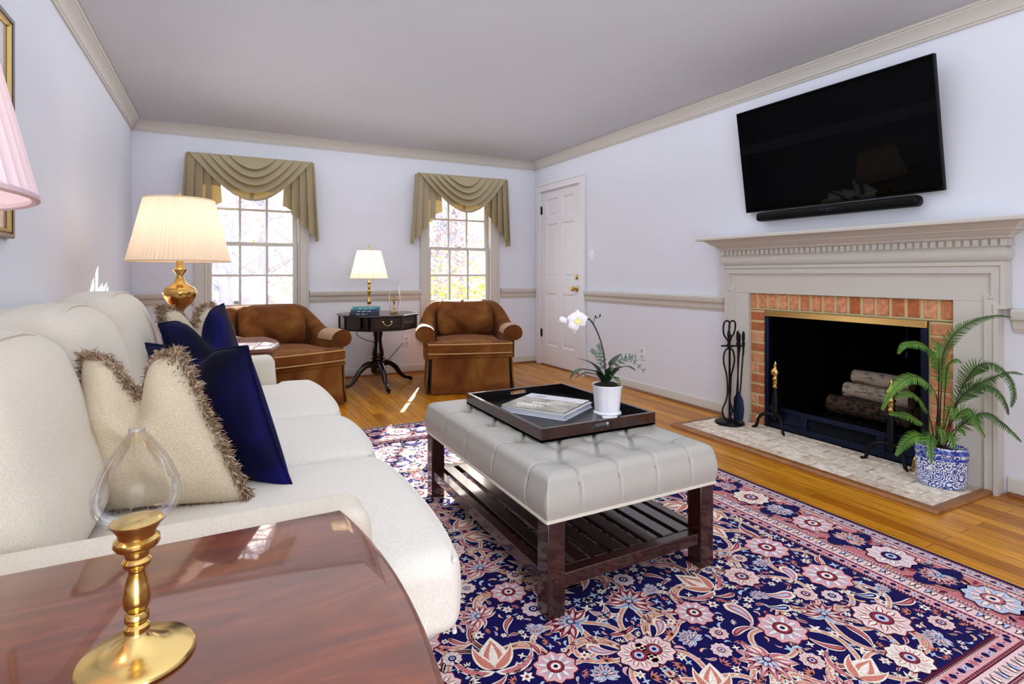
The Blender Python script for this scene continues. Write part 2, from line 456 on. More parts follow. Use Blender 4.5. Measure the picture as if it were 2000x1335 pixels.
def baseb(name, side, a, b_):
    o = wall_run(name, BASE, side, a, b_, 0.0, W_TRIM)
    mb = MB()
    if side == 'back': mb.prism([(YB - p, z) for p, z in SHOEP], 0, a, b_)
    if side == 'right': mb.prism([(XR - p, z) for p, z in SHOEP], 1, a, b_)
    if side == 'left': mb.prism([(XL + p, z) for p, z in SHOEP], 1, a, b_)
    mb.build('shoe_molding', SHOE, o, label='dark wood shoe moulding')
baseb('baseboard_back', 'back', XL, XR)
baseb('baseboard_right', 'right', 2.925, 4.784)
baseb('baseboard_right.001', 'right', YF, 1.255)
baseb('baseboard_left', 'left', YF, YB)

# windows ------------------------------------------------------------
def window(idx, x0, x1):
    w = thing('window_%d' % idx, loc=((x0 + x1) / 2, YB, WZ0), kind='structure')
    c = MB(); cw = .082
    for a, b_ in ((x0 - cw, x0), (x1, x1 + cw)):
        c.box(a + .0008, YB - .020, WZ0 - .019, b_ - .0008, YB - .0005, WZ1 - .0005); c.box(a + (.0 if a < x0 else cw - .018), YB - .028, WZ0 - .02, a + (.018 if a < x0 else cw), YB, WZ1 + cw - .018)
    c.box(x0 - cw + .0008, YB - .0202, WZ1, x1 + cw - .0008, YB - .0005, WZ1 + cw - .0008); c.box(x0 - cw, YB - .028, WZ1 + cw - .018, x1 + cw, YB, WZ1 + cw)
    c.box(x0, YB - .002, WZ0, x0 + .018, YB + .15, WZ1 - .018); c.box(x1 - .018, YB - .002, WZ0, x1, YB + .15, WZ1 - .018); c.box(x0, YB - .0018, WZ1 - .018, x1, YB + .15, WZ1 + .0005)
    c.build('window_frame', W_TRIM, w, bevel=.003)
    MB().box(x0 - cw - .02, YB - .06, WZ0 - .03, x1 + cw + .02, YB + .15, WZ0).box(x0 - cw, YB - .018, WZ0 - .10, x1 + cw, YB, WZ0 - .03).build('window_sill', W_TRIM, w, bevel=.004)
    xa, xb = x0 + .019, x1 - .019
    st = .043
    def sash(nm, y, za, zb, rows, botrail, toprail):
        s = MB(); t = .034
        s.box(xa, y, za, xa + st, y + t, zb); s.box(xb - st, y, za, xb, y + t, zb)
        s.box(xa + st, y + .0005, za, xb - st, y + t - .0005, za + botrail); s.box(xa + st, y + .0005, zb - toprail, xb - st, y + t - .0005, zb)
        ga, gb, gz0, gz1 = xa + st, xb - st, za + botrail, zb - toprail
        mw = .011
        for k in (1, 2):
            x = lerp(ga, gb, k / 3); s.box(x - mw, y + .004, gz0, x + mw, y + t - .004, gz1)
        for z in rows: s.box(ga, y + .005, z - mw, gb, y + t - .005, z + mw)
        o = s.build(nm, W_WIN, w, bevel=.003)
        MB().add([(ga, y + t / 2, gz0), (gb, y + t / 2, gz0), (gb, y + t / 2, gz1), (ga, y + t / 2, gz1)], [(0, 1, 2, 3)]).build('glass_pane', GLASS, o, smooth=0)
        return o
    sash('lower_sash', YB + .045, WZ0, 1.383, (1.062, .772), .065, .036)
    sash('upper_sash', YB + .085, 1.350, WZ1 - .018, (1.70,), .036, .05)
    xm = (x0 + x1) / 2
    MB().box(xm - .025, YB + .052, 1.383, xm + .025, YB + .078, 1.389).lathe([(.014, 0), (.014, .006), (.006, .010), (.006, .02), (0, .022)], (xm, YB + .062, 1.388), 12).build('sash_lock', BRASS, w)
    return w
window(1, *W1); window(2, *W2)

# door ---------------------------------------------------------------
d = thing('door_1', loc=(XR, (DY0 + DY1) / 2, 0), kind='structure')
c = MB()
for a, b_ in ((DY0 - .105, DY0), (DY1, DY1 + .095)):
    c.box(XR - .018, a + .001, 0, XR - .0005, b_ - .001, DZ - .0005)
c.box(XR - .0182, DY0 - .104, DZ, XR - .0005, DY1 + .094, DZ + .089)
c.box(XR - .026, DY0 - .105, 0, XR, DY0 - .085, DZ + .07); c.box(XR - .026, DY0 - .105, DZ + .07, XR, DY1 + .095, DZ + .09)
c.box(XR - .001, DY0, 0, XR + .06, DY0 + .012, DZ - .012); c.box(XR - .001, DY1 - .012, 0, XR + .06, DY1, DZ - .012); c.box(XR - .001, DY0, DZ - .012, XR + .06, DY1, DZ)
c.build('door_frame', W_DOOR, d, bevel=.003)
p = MB(); ya, yb = DY0 + .014, DY1 - .014; xf = XR + .006
ymid = (ya + yb) / 2
cols = [(ya + .105, ymid - .05), (ymid + .05, yb - .105)]
rowsz = [(.24, .85), (1.03, 1.66), (1.745, 1.955)]
ysp = [ya, cols[0][0], cols[0][1], cols[1][0], cols[1][1], yb]
zsp = [.012, .24, .85, 1.03, 1.66, 1.745, 1.955, DZ - .014]
for i in range(5):
    for j in range(7):
        y0, y1, z0, z1 = ysp[i], ysp[i + 1], zsp[j], zsp[j + 1]
        if i in (1, 3) and j in (1, 3, 5):
            rings = []
            for q, x in ((0, xf), (.008, xf + .010), (.020, xf + .010), (.045, xf + .003)):
                rings.append([(x, y0 + q, z0 + q), (x, y1 - q, z0 + q), (x, y1 - q, z1 - q), (x, y0 + q, z1 - q)])
            p.loft(rings, True, False); p.add(rings[-1], [(0, 1, 2, 3)])
        else: p.add([(xf, y0, z0), (xf, y1, z0), (xf, y1, z1), (xf, y0, z1)], [(0, 1, 2, 3)])
p.box(xf + .014, ya, .012, xf + .04, yb, DZ - .014)
dp = p.build('door_panel', W_DOOR, d, smooth=20)
def along_x(prof, c, n=24): # lathe about -X axis
    return MB().lathe(prof, (0, 0, 0), n, M=Matrix.Translation(c) @ Matrix.Rotation(-PI / 2, 4, 'Y'))
along_x([(.0, 0), (.032, 0), (.032, .005), (.026, .010), (.011, .012), (.011, .030), (.022, .038), (.029, .052), (.026, .064), (.012, .070), (0, .071)], (xf, ya + .062, .915)).build('door_handle', BRASS, dp, label='brass door knob')
along_x([(.0, 0), (.028, 0), (.028, .006), (.022, .012), (.012, .013), (.011, .018), (0, .019)], (xf, ya + .062, 1.043)).build('deadbolt', BRASS, dp, label='brass deadbolt')
for z in (1.79, .33):
    h = MB(); h.box(XR - .004, yb - .004, z, XR + .006, yb + .020, z + .09)
    h.lathe([(.006, 0), (.006, .09)], (XR - .006, yb + .008, z), 10).lathe([(.004, 0), (.004, .008)], (XR - .006, yb + .008, z + .09), 8)
    h.build('hinge', DARKMET, d)
MB().box(XR - .004, DY0, 0, XR + .06, DY1, .011).build('threshold', SHOE, d)

# fireplace ------------------------------------------------------------
YM = 2.09
XS = 3.345
mant = thing('fireplace_mantel', 'greige painted wood mantel with dentil shelf surrounding the brick fireplace', 'mantel', (XR, YM, 0))
BY0, BY1, BZ = 1.464, 2.716, .940
LO, UP = .82, .848                       # half widths below / above the crossette
m = MB()
m.box(XS, YM - LO + .003, 0, XR, BY0, BZ); m.box(XS, BY1, 0, XR, YM + LO - .003, BZ)
m.box(XS, YM - LO + .003, BZ, XR, YM + LO - .003, 1.135)
m.box(XS, YM - UP, .907, XR, YM - LO + .003, 1.135); m.box(XS, YM + LO - .003, .907, XR, YM + UP, 1.135)
m.build('surround_panel', W_TRIM, mant, bevel=.002)
# eared architrave moulding
path = [(YM + LO, 0), (YM + LO, .907), (YM + UP, .907), (YM + UP, 1.135), (YM - UP, 1.135), (YM - UP, .907), (YM - LO, .907), (YM - LO, 0)]
def miter_sweep(mb, path, prof, mk):
    n = len(path); rings = []
    for i in range(n):
        p = Vector(path[i])
        d0 = (Vector(path[i]) - Vector(path[i - 1])).normalized() if i else None
        d1 = (Vector(path[i + 1]) - Vector(path[i])).normalized() if i + 1 < n else None
        d0 = d0 or d1; d1 = d1 or d0
        n0, n1 = Vector((-d0.y, d0.x)), Vector((-d1.y, d1.x))
        bi = (n0 + n1); bi = bi / max(bi.dot(n0), .2)
        rings.append([mk(p + bi * o, h) for o, h in prof])
    mb.loft(rings, True, True)
prof = [(0, 0), (0, .022), (.018, .022), (.022, .012), (.046, .012), (.050, .018), (.056, .018), (.060, .006), (.070, .004), (.070, 0)]
mm = MB(); miter_sweep(mm, path, prof, lambda q, h: (XS - h, q.x, q.y)); mm.build('architrave_molding', W_TRIM, mant, smooth=25)
def rect_stack(levels, half, xf, ys=1.0):
    mb = MB(); rings = []
    for z, p in levels:
        rings.append([(XR, YM - half - p * ys, z), (xf - p, YM - half - p * ys, z), (xf - p, YM + half + p * ys, z), (XR, YM + half + p * ys, z)])
    mb.loft(rings, True, True); return mb
fr = [(1.135, 0)] + [(1.137 + .073 * k / 10, .020 * math.sin(PI * k / 10) ** .7) for k in range(11)] + [(1.212, 0)]
rect_stack(fr, .840, XS).build('frieze', W_TRIM, mant, smooth=40)
rect_stack([(1.212, .001), (1.248, .001)], .846, XS).build('dentil_bed', W_TRIM, mant, smooth=20)
dm = MB(); nd = 46; pitch = (2 * .846 + .024) / nd
for k in range(nd):
    y = YM - .858 + pitch * (k + .18)
    dm.box(XS - .014, y, 1.214, XS - .0005, y + pitch * .66, 1.246)
for k in range(2):
    for s in (-1, 1):
        xx = XS + .012 + k * .026
        yy = YM + s * .848
        dm.box(xx - .010, min(yy, yy + s * .012), 1.214, xx + .008, max(yy, yy + s * .012), 1.246)
dm.build('dentil_molding', W_TRIM, mant, smooth=0)
rect_stack([(1.248, .012), (1.256, .020), (1.262, .021), (1.268, .034), (1.280, .048), (1.286, .050), (1.2865, .072), (1.295, .076), (1.306, .090), (1.318, .110), (1.322, .118), (1.3221, .0)], .843, XS, .85).build('cornice_molding', W_TRIM, mant, smooth=25)
rect_stack([(1.322, .160), (1.326, .166), (1.340, .166), (1.346, .160)], .838, XS, .80).build('mantel_shelf', W_TRIM, mant, smooth=25)

BRICK = island_mat('red_orange_brick', [(0, srgb(176, 104, 64)), (.35, srgb(204, 138, 100)), (.7, srgb(214, 156, 124)), (1, srgb(198, 142, 96))], .85, (70, .5))
MORTAR = mat('mortar_tan', srgb(206, 186, 140), .9, bump=(120, .5))
bf = thing('brick_facing', 'orange brick facing framing the firebox with a soldier course on top', 'brick facing', (XR, YM, 0))
mo = MB(); XBk = 3.374
mo.box(XBk, BY0, 0, XR, FY0 + .004, FZ); mo.box(XBk, FY1 - .004, 0, XR, BY1, FZ); mo.box(XBk, BY0, FZ - .004, XR, BY1, BZ)
mo.build('mortar_joint', MORTAR, bf, smooth=0)
br = MB(); y = BY0 + .004; k = 0
while y < BY1 - .02:
    w = .062
    br.box(XBk - .005, y, FZ + .012, XBk + .01, min(y + w, BY1 - .004), BZ - .004); y += w + .018
z = .01
while z < FZ - .02:
    z1 = min(z + .058, FZ - .006)
    if (k % 3) == 2:
        br.box(XBk - .005, FY1 + .008, z, XBk + .01, FY1 + .058, z1); br.box(XBk - .005, FY1 + .068, z, XBk + .01, BY1 - .004, z1)
        br.box(XBk - .005, BY0 + .004, z, XBk + .01, BY0 + .055, z1); br.box(XBk - .005, BY0 + .066, z, XBk + .01, FY0 - .008, z1)
    else:
        br.box(XBk - .005, FY1 + .008, z, XBk + .01, BY1 - .004, z1); br.box(XBk - .005, BY0 + .004, z, XBk + .01, FY0 - .008, z1)
    z += .074; k += 1
br.build('brick_course', BRICK, bf, bevel=.003, bseg=1)

ins = thing('fireplace_insert', 'black firebox insert with brass top bar and steel side posts', 'fireplace insert', (3.40, YM, 0.0))
fb = MB()   # five-sided black box behind the wall
fx = 3.92
fb.add([(3.37, FY0, .0), (3.37, FY1, .0), (3.37, FY1, FZ), (3.37, FY0, FZ), (fx, FY0 + .12, .0), (fx, FY1 - .12, .0), (fx, FY1 - .12, FZ + .0), (fx, FY0 + .12, FZ + .0)],
       [(4, 5, 6, 7), (0, 4, 7, 3), (1, 2, 6, 5), (3, 7, 6, 2), (0, 1, 5, 4)])
fb.build('firebox', BLACK, ins, smooth=0)
XI = 3.352
MB().box(XI, FY0 + .004, .785, XI + .02, FY1 - .004, .822).box(XI - .003, FY0 + .004, .785, XI, FY1 - .004, .788).box(XI - .003, FY0 + .004, .818, XI, FY1 - .004, .822).build('brass_bar', BRASS_B, ins, bevel=.002, label='polished brass strip across the top')
for a in (FY0 + .004, FY1 - .034):
    MB().box(XI + .004, a, .0, XI + .03, a + .030, .785).box(XI + .0, a + .004, .0, XI + .004, a + .012, .785).build('side_post', NAVYMET, ins, bevel=.002)
lv = MB()
lv.box(XI + .008, FY0 + .034, .022, XI + .03, FY1 - .034, .060); lv.box(XI + .004, FY0 + .034, .138, XI + .03, FY1 - .034, .168); lv.box(XI + .020, FY0 + .034, .06, XI + .03, FY1 - .034, .138)
for s in (1.80, 2.28):
    lv.box(XI + .006, s, .022, XI + .03, s + .05, .168)
lv.build('vent_panel', NAVYMET, ins, bevel=.002)
gr = MB()
for k in range(11):
    z = .064 + k * .0068
    gr.tube([(XI + .014, 1.855, z), (XI + .014, 2.275, z)], .0016, 4)
for k in range(46):
    y = 1.856 + k * .0091
    gr.tube([(XI + .016, y, .06), (XI + .016, y, .137)], .0014, 4)
gr.build('vent_mesh', DARKMET, ins, smooth=0)
MB().tube([(3.42, 1.72, FZ), (3.42, 1.72, .64)], .002, 5).lathe([(0, 0), (.005, .005), (.004, .03), (0, .04)], (3.42, 1.72, .60), 8).build('damper_pull', NAVYMET, ins)

HB = island_mat('hearth_brick', [(0, srgb(204, 184, 166)), (.4, srgb(228, 212, 194)), (.75, srgb(238, 226, 212)), (1, srgb(214, 198, 180))], .9, (80, .6))
he = thing('fireplace_hearth', 'low hearth of worn pale brick with a wood border in front of the fireplace', 'hearth', (3.08, 2.10, 0))
h0, h1, hx0, hx1 = 1.335, 2.900, 2.872, XS - .001
MB().box(hx0, h0, 0, hx1, h1, .012).box(XS - .001, BY0 + .003, 0, 3.369, BY1 - .003, .012).build('mortar_bed', mat('hearth_mortar', srgb(196, 180, 162), .9, bump=(90, .5)), he, smooth=0)
hb = MB(); x = hx0; r = 0
while x < 3.36:
    y = h0 - (.1 if r % 2 else 0)
    while y < h1:
        a, b_ = max(y, h0), min(y + .20, h1)
        x1 = min(x + .092, 3.366)
        if x1 > hx1: a, b_, x1 = max(a, BY0 + .005), min(b_, BY1 - .005), x1
        if b_ - a > .02:
            hb.box(x, a + .003, .002, x1 - .006, b_ - .003, .0165 + RND.uniform(-.001, .0018))
        y += .203
    x += .096; r += 1
hb.build('hearth_paving', HB, he, bevel=.002, bseg=1)
HW = wood_mat('hearth_border_oak', srgb(126, 78, 40), srgb(168, 116, 66), .45, (3, 3, 20), 3, .1)
def strip(mb, y0, y1, x0, x1): mb.prism([(x0, 0), (x1, 0), (x1, .018), (x0 + .012, .018), (x0, .008)], 1, y0, y1)
wb = MB(); wb.prism([(2.818, 0), (2.870, 0), (2.870, .018), (2.832, .018), (2.818, .007)], 1, 1.292, 2.944)
wb.prism([(1.292, 0), (1.333, 0), (1.333, .018), (1.304, .018), (1.292, .007)], 0, 2.8705, 3.344)
wb.prism([(2.944, 0), (2.902, 0), (2.902, .018), (2.932, .018), (2.944, .007)], 0, 2.8705, 3.385)
wb.build('wood_border', HW, he, smooth=20)
# ---------------------------------------------------------------- rug
PAL = dict(navy=srgb(22, 14, 84), deep=srgb(12, 8, 46), red=srgb(150, 50, 66), rose=srgb(198, 122, 130), pink=srgb(226, 172, 176), blush=srgb(236, 204, 204),
           cream=srgb(240, 228, 214), blue=srgb(150, 166, 206), sky=srgb(188, 200, 222), tan=srgb(222, 180, 150), wine=srgb(92, 26, 50), coral=srgb(208, 132, 116))
RX0, RX1, RY0, RY1 = -.30, 2.412, .375, 3.84
class Rug:
    def __init__(s): s.mb = MB(); s.col = []
    def poly(s, pts, c, z):
        s.mb.add([(x, y, .0082 + z * .00022) for x, y in pts], [tuple(range(len(pts)))])
        s.col += list(PAL[c]) * len(pts)
    def disc(s, x, y, r, c, z, n=14, sc=0, lob=0, ph=0, M=None):
        s.poly([(x + (r * (1 + sc * math.cos(lob * a + ph))) * math.cos(a), y + (r * (1 + sc * math.cos(lob * a + ph))) * math.sin(a)) for a in [2 * PI * k / n for k in range(n)]], c, z)
    def strip(s, pts, ws, c, z):
        n = len(pts); Lp, Rp = [], []
        for i in range(n):
            a, b = pts[max(0, i - 1)], pts[min(n - 1, i + 1)]
            dx, dy = b[0] - a[0], b[1] - a[1]; l = math.hypot(dx, dy) or 1
            w = ws[i]
            Lp.append((pts[i][0] - dy / l * w, pts[i][1] + dx / l * w)); Rp.append((pts[i][0] + dy / l * w, pts[i][1] - dx / l * w))
        for i in range(n - 1):
            s.poly([Lp[i], Lp[i + 1], Rp[i + 1], Rp[i]], c, z)
    def leaf(s, x, y, L, W, ang, curve, cols, z, prof=.6, n=9):
        pts = []; a = ang - curve * .5; px, py = x, y
        for i in range(n + 1):
            pts.append((px, py)); a += curve / n; px += math.cos(a) * L / n; py += math.sin(a) * L / n
        for k, c in enumerate(cols):
            f = 1 - k * .36
            i0 = int(k * n * .10); i1 = n + 1 - int(k * n * .13)
            sub = pts[i0:i1]
            ws = [max(.0004, W * f * math.sin(PI * ((i / (len(sub) - 1)) ** prof))) for i in range(len(sub))]
            s.strip(sub, ws, c, z + k)
    def petals(s, x, y, r0, r1, n, w, c, z, ph=0, spread=2 * PI):
        for k in range(n):
            a = ph + spread * (k / n if spread > 6 else (k / (n - 1) - .5))
            s.leaf(x + r0 * math.cos(a), y + r0 * math.sin(a), r1 - r0, w, a, 0, c, z, .75, 5)
    def rosette(s, x, y, r, z=4, kind=0):
        outer = ('cream', 'sky', 'blush', 'pink')[kind % 4]; inner = ('rose', 'blue', 'coral', 'red')[(kind // 2) % 4]
        s.disc(x, y, r, 'wine', z, 40, .09, 10); s.disc(x, y, r * .93, outer, z + 1, 40, .09, 10)
        s.petals(x, y, r * .36, r * .88, 10, r * .13, (inner, 'cream'), z + 2, 0)
        s.disc(x, y, r * .40, 'wine', z + 5, 20); s.disc(x, y, r * .35, ('red', 'rose', 'navy')[kind % 3], z + 6, 18, .1, 9); s.disc(x, y, r * .23, ('sky', 'cream')[kind % 2], z + 7, 14); s.disc(x, y, r * .11, 'navy', z + 8, 8)
    def palmette(s, x, y, r, ang, z=4, kind=0):
        c2 = ('rose', 'red', 'coral', 'blue')[kind % 4]
        s.petals(x, y, r * .10, r * 1.0, 9, r * .25, ('cream', c2, 'blush'), z, ang, 3.9)
        s.petals(x, y, r * .05, r * .78, 7, r * .15, ('wine', 'pink', 'cream'), z + 2, ang, 3.0)
        s.petals(x, y, 0, r * .5, 5, r * .11, ('red', 'sky'), z + 6, ang, 2.2)
        for sg in (-1, 1): s.leaf(x, y, r * .95, r * .13, ang + sg * 2.35, -sg * 1.5, ('cream', 'blue' if kind % 2 else 'rose'), z + 1)
        s.disc(x, y, r * .16, 'wine', z + 9, 12); s.disc(x, y, r * .11, 'sky', z + 10, 10)
    def tulip(s, x, y, r, ang, z=4, kind=0):
        c = ('rose', 'red', 'coral')[kind % 3]
        s.leaf(x, y, r * 1.9, r * .62, ang, 0, ('cream', c, 'cream'), z, .7)
        for sg in (-1, 1): s.leaf(x, y, r * 1.7, r * .26, ang + sg * .55, -sg * .9, ('cream', c), z + 3)
    def paisley(s, x, y, r, ang, cv, z=4, kind=0):
        s.leaf(x, y, r * 2.6, r * .52, ang, cv, ('cream', ('red', 'rose', 'navy')[kind % 3], ('sky', 'blush')[kind % 2]), z, .5, 12)
    def flowerlet(s, x, y, r, z=3, kind=0):
        s.petals(x, y, r * .15, r, 6, r * .26, (('cream', 'pink', 'rose', 'sky', 'tan')[kind % 5],), z, kind); s.disc(x, y, r * .26, ('red', 'navy', 'rose')[kind % 3], z + 1, 8)
rg = Rug(); R2 = random.Random(5)
def frame(t, c, z): rg.poly([(RX0 + t, RY0 + t), (RX1 - t, RY0 + t), (RX1 - t, RY1 - t), (RX0 + t, RY1 - t)], c, z)
BW = .405
for i, (t, c) in enumerate(((0, 'navy'), (.018, 'cream'), (.022, 'rose'), (.030, 'blush'), (.066, 'wine'), (.070, 'pink'), (.082, 'cream'), (.086, 'rose'), (.276, 'cream'), (.280, 'pink'), (.292, 'wine'), (.296, 'blush'), (.344, 'wine'), (.348, 'rose'), (.356, 'pink'), (.392, 'cream'), (.397, 'wine'), (BW, 'navy'))):
    frame(t, c, i)
ZB = 19
# border motifs, each side as (s along, t across)
W_, H_ = RX1 - RX0, RY1 - RY0
class Side:
    def __init__(s, i): s.i = i
    def __call__(s, u, t):
        if s.i == 0: return RX1 - t, RY0 + u
        if s.i == 1: return RX0 + t, RY1 - u
        if s.i == 2: return RX1 - u, RY1 - t
        return RX0 + u, RY0 + t
    ang = property(lambda s: (PI / 2, -PI / 2, PI, 0)[s.i])
for i in range(4):
    S = Side(i); Ln = H_ if i < 2 else W_; A = S.ang
    n = round((Ln - .36) / .30); st = (Ln - .36) / n
    for k in range(n + 1):
        u = .18 + st * k; x, y = S(u, .181)
        rg.rosette(x, y, .082, ZB + 2, k % 2 + (2 if k % 4 > 1 else 0))
        if k < n:
            um = u + st / 2; x, y = S(um, .181)
            for sg in (-1, 1):
                x1, y1 = S(um, .181 + sg * .012)
                rg.leaf(*S(u + .07, .181 - sg * .03), .17, .016, A, sg * 1.6 * (1 if k % 2 else -1), ('tan', 'wine'), ZB)
            rg.disc(x, y, .082, 'navy', ZB + 2, 24, .26, 4, PI / 4); rg.palmette(x, y, .062, A + (PI / 2 if k % 2 else -PI / 2), ZB + 3, k)
            for q in range(54):
                uu, tt = um + R2.uniform(-.15, .15), R2.uniform(.094, .268)
                if q % 2: rg.flowerlet(*S(uu, tt), R2.uniform(.010, .016), ZB + 1, (0, 3, 0, 4)[(q // 2) % 4])
                else: rg.leaf(*S(uu, tt), .035, .006, A + R2.uniform(-2, 2), R2.uniform(-2, 2), (R2.choice(('navy', 'cream', 'red', 'wine', 'navy')),), ZB + 1)
    # guard stripes
    for t, pit, kind in ((.048, .022, 0), (.320, .024, 1), (.374, .022, 2), (.076, .011, 3), (.286, .011, 3), (.352, .012, 3), (.026, .011, 3), (.395, .010, 3)):
        t0 = t; k = 0; u = t + .01
        while u < Ln - t:
            x, y = S(u, t)
            if kind == 0: (rg.flowerlet(x, y, .013, ZB, 2 + (k % 2)) if k % 2 else rg.leaf(x - .012 * math.cos(A), y - .012 * math.sin(A), .024, .006, A + .6, .8, ('navy',), ZB))
            elif kind == 1: rg.leaf(*S(u, t - .02), .036, .0085, A + PI / 2 + (.5 if k % 2 else -.5) * 0 + (0), 1.2 if k % 2 else -1.2, (('wine', 'cream') if k % 3 else ('navy', 'sky')), ZB)
            elif kind == 2: (rg.flowerlet(x, y, .013, ZB, k % 3 + 1) if k % 2 else rg.disc(x, y, .010, 'navy', ZB, 6))
            else: rg.disc(x, y, .004, 'wine', ZB, 5)
            u += pit; k += 1
# field
FX0, FX1, FY0_, FY1_ = RX0 + BW, RX1 - BW, RY0 + BW, RY1 - BW
cxr, cyr = (FX0 + FX1) / 2, (FY0_ + FY1_) / 2
hw, hh = (FX1 - FX0) / 2, (FY1_ - FY0_) / 2
occ = []; items = []
def tryplace(r, pad=1.0, edge=0.0):
    for _ in range(60):
        x, y = R2.uniform(0, hw - r * .8), R2.uniform(0, hh - r * .8)
        if all((x - a) ** 2 + (y - b) ** 2 > ((r + c) * pad) ** 2 for a, b, c in occ):
            occ.append((x, y, r)); return x, y
    return None
big = []
for k in range(46):
    r = R2.choice((.070, .082, .095)); p = tryplace(r, 1.02)
    if p: items.append(('big', p, r, R2.uniform(0, 2 * PI), R2.randrange(8))); big.append(p)
for k in range(110):
    r = R2.uniform(.034, .050); p = tryplace(r, .92)
    if p: items.append(('mid', p, r, R2.uniform(0, 2 * PI), R2.randrange(12)))
for k in range(1500):
    r = R2.uniform(.009, .021); p = tryplace(r, .86)
    if p: items.append(('small', p, r, R2.uniform(0, 2 * PI), R2.randrange(30)))
vines = []
for i, a in enumerate(big):
    near = sorted(big, key=lambda q: (q[0] - a[0]) ** 2 + (q[1] - a[1]) ** 2)[1:4]
    for q in near:
        cv = R2.choice((-1, 1)) * R2.uniform(.25, .5); dx, dy = q[0] - a[0], q[1] - a[1]
        vines.append([(a[0] + dx * t - dy * cv * math.sin(PI * t), a[1] + dy * t + dx * cv * math.sin(PI * t)) for t in [j / 12 for j in range(13)]])
for sx in (-1, 1):
    for sy in (-1, 1):
        def T(p): return (cxr + sx * p[0], cyr + sy * p[1])
        def TA(a):
            v = (math.cos(a) * sx, math.sin(a) * sy); return math.atan2(v[1], v[0])
        fl = sx * sy
        zb = ZB
        for v in vines:
            pts = [T(p) for p in v if 0 <= p[0] < hw - .01 and 0 <= p[1] < hh - .01]
            if len(pts) > 2:
                rg.strip(pts, [.0088] * len(pts), 'cream', zb); rg.strip(pts, [.0066] * len(pts), 'tan', zb + 1); rg.strip(pts, [.0016] * len(pts), 'rose', zb + 2)
        for ty, p, r, a, k in items:
            x, y = T(p); a = TA(a)
            if ty == 'big':
                if k % 3 == 0: rg.rosette(x, y, r * .86, zb + 3, k)
                elif k % 3 == 1: rg.palmette(x, y, r, a, zb + 3, k)
                else:
                    rg.tulip(x - r * .8 * math.cos(a), y - r * .8 * math.sin(a), r * .85, a, zb + 5, k)
                    for sg in (-1, 1): rg.leaf(x - r * .9 * math.cos(a), y - r * .9 * math.sin(a), r * 2.1, r * .17, a + sg * .95, -sg * 2.0, ('cream', ('tan', 'sky', 'rose')[k % 3]), zb + 3, .6, 12)
            elif ty == 'mid':
                if k % 4 == 0: rg.paisley(x - r * math.cos(a), y - r * math.sin(a), r, a, fl * 1.5, zb + 3, k)
                elif k % 4 == 1: rg.leaf(x - r * math.cos(a), y - r * math.sin(a), r * 2.3, r * .30, a, fl * 1.3, ('cream', 'red', 'rose'), zb + 3)
                elif k % 4 == 2: rg.rosette(x, y, r * .8, zb + 3, k)
                else: rg.palmette(x, y, r * .9, a, zb + 3, k)
            else:
                if k % 5 == 0: rg.flowerlet(x, y, r, zb + 3, k)
                elif k % 5 == 1: rg.leaf(x - r * math.cos(a), y - r * math.sin(a), r * 2.2, r * .36, a, fl * 1.4, ('cream', ('rose', 'blue', 'red')[k % 3]), zb + 3)
                elif k % 5 == 2: rg.leaf(x - r * math.cos(a), y - r * math.sin(a), r * 2.2, r * .3, a, fl * 2.2, (('sky', 'pink', 'tan')[k % 3],), zb + 3)
                elif k % 5 == 3: rg.petals(x - r * .5 * math.cos(a), y - r * .5 * math.sin(a), 0, r * 1.5, 5, r * .2, (('rose', 'coral', 'cream')[k % 3],), zb + 3, a, 2.0)
                else: rg.petals(x, y, 0, r, 4, r * .24, (('cream', 'sky')[k % 2],), zb + 3, a)
RUGM = attr_mat('wool_pile')
rug = rg.mb.build('persian_rug', RUGM, org=((RX0 + RX1) / 2, (RY0 + RY1) / 2, 0), smooth=0, weld=False, attr=rg.col)
tag(rug, 'navy and rose Persian rug with floral field under the tufted ottoman', 'rug')
MB().box(RX0, RY0, 0, RX1, RY1, .0075).build('rug_backing', mat('rug_backing', srgb(24, 18, 70), .95), rug, smooth=0)
fm = MB()
for yy, sg in ((RY1, 1), (RY0, -1)):
    x = RX0 + .004
    while x < RX1:
        L_ = RND.uniform(.022, .042); w = RND.uniform(.003, .005); q = RND.uniform(-.012, .012)
        fm.add([(x, yy - sg * .003, .006), (x + w, yy - sg * .003, .006), (x + w * .8 + q, yy + sg * L_, .0015), (x + q, yy + sg * L_, .0015)], [(0, 1, 2, 3)])
        fm.add([(x, yy - sg * .003, .0055), (x + w, yy - sg * .003, .0055), (x + w * .8 + q, yy + sg * L_, .001), (x + q, yy + sg * L_, .001)], [(3, 2, 1, 0)])
        x += .0042
fm.build('fringe', mat('rug_fringe', srgb(232, 226, 220), .9), rug, smooth=0, weld=False)

# ---------------------------------------------------------------- sofa
RUGZ = .013
sofa = thing('sofa', 'long cream chenille three-seat sofa along the left wall', 'sofa', (-.10, 2.2, 0))
SY0, SY1 = 1.05, 3.40          # outer ends
A0, A1 = 1.19, 3.25            # inner faces of the arms
MB().rbox((-.13, 2.225, .165), (.50, 1.165, .150), .03, 6).build('base', CREAM, sofa, smooth=60)
def softback(p, u):
    return p + Vector((.02 * (1 - u.y * u.y) * (u.x > 0), 0, .012 * (1 - u.y ** 2) * (u.z > 0)))
MB().rbox((-.575, 2.225, .52), (.095, 1.12, .435), .08, 10, softback).build('back', CREAM, sofa, smooth=60)
for s, a, b_ in ((0, SY0, A0), (1, A1, SY1)):
    def armf(p, u):
        q = p.copy()
        if u.x > .5: q.x += -.02 * abs(u.z)
        return q
    mb = MB(); mb.rbox((-.165, (a + b_) / 2, .365), (.44, (b_ - a) / 2, .262), .036, 10, armf)
    ow = mb.build('arm', CREAM, sofa, smooth=60)
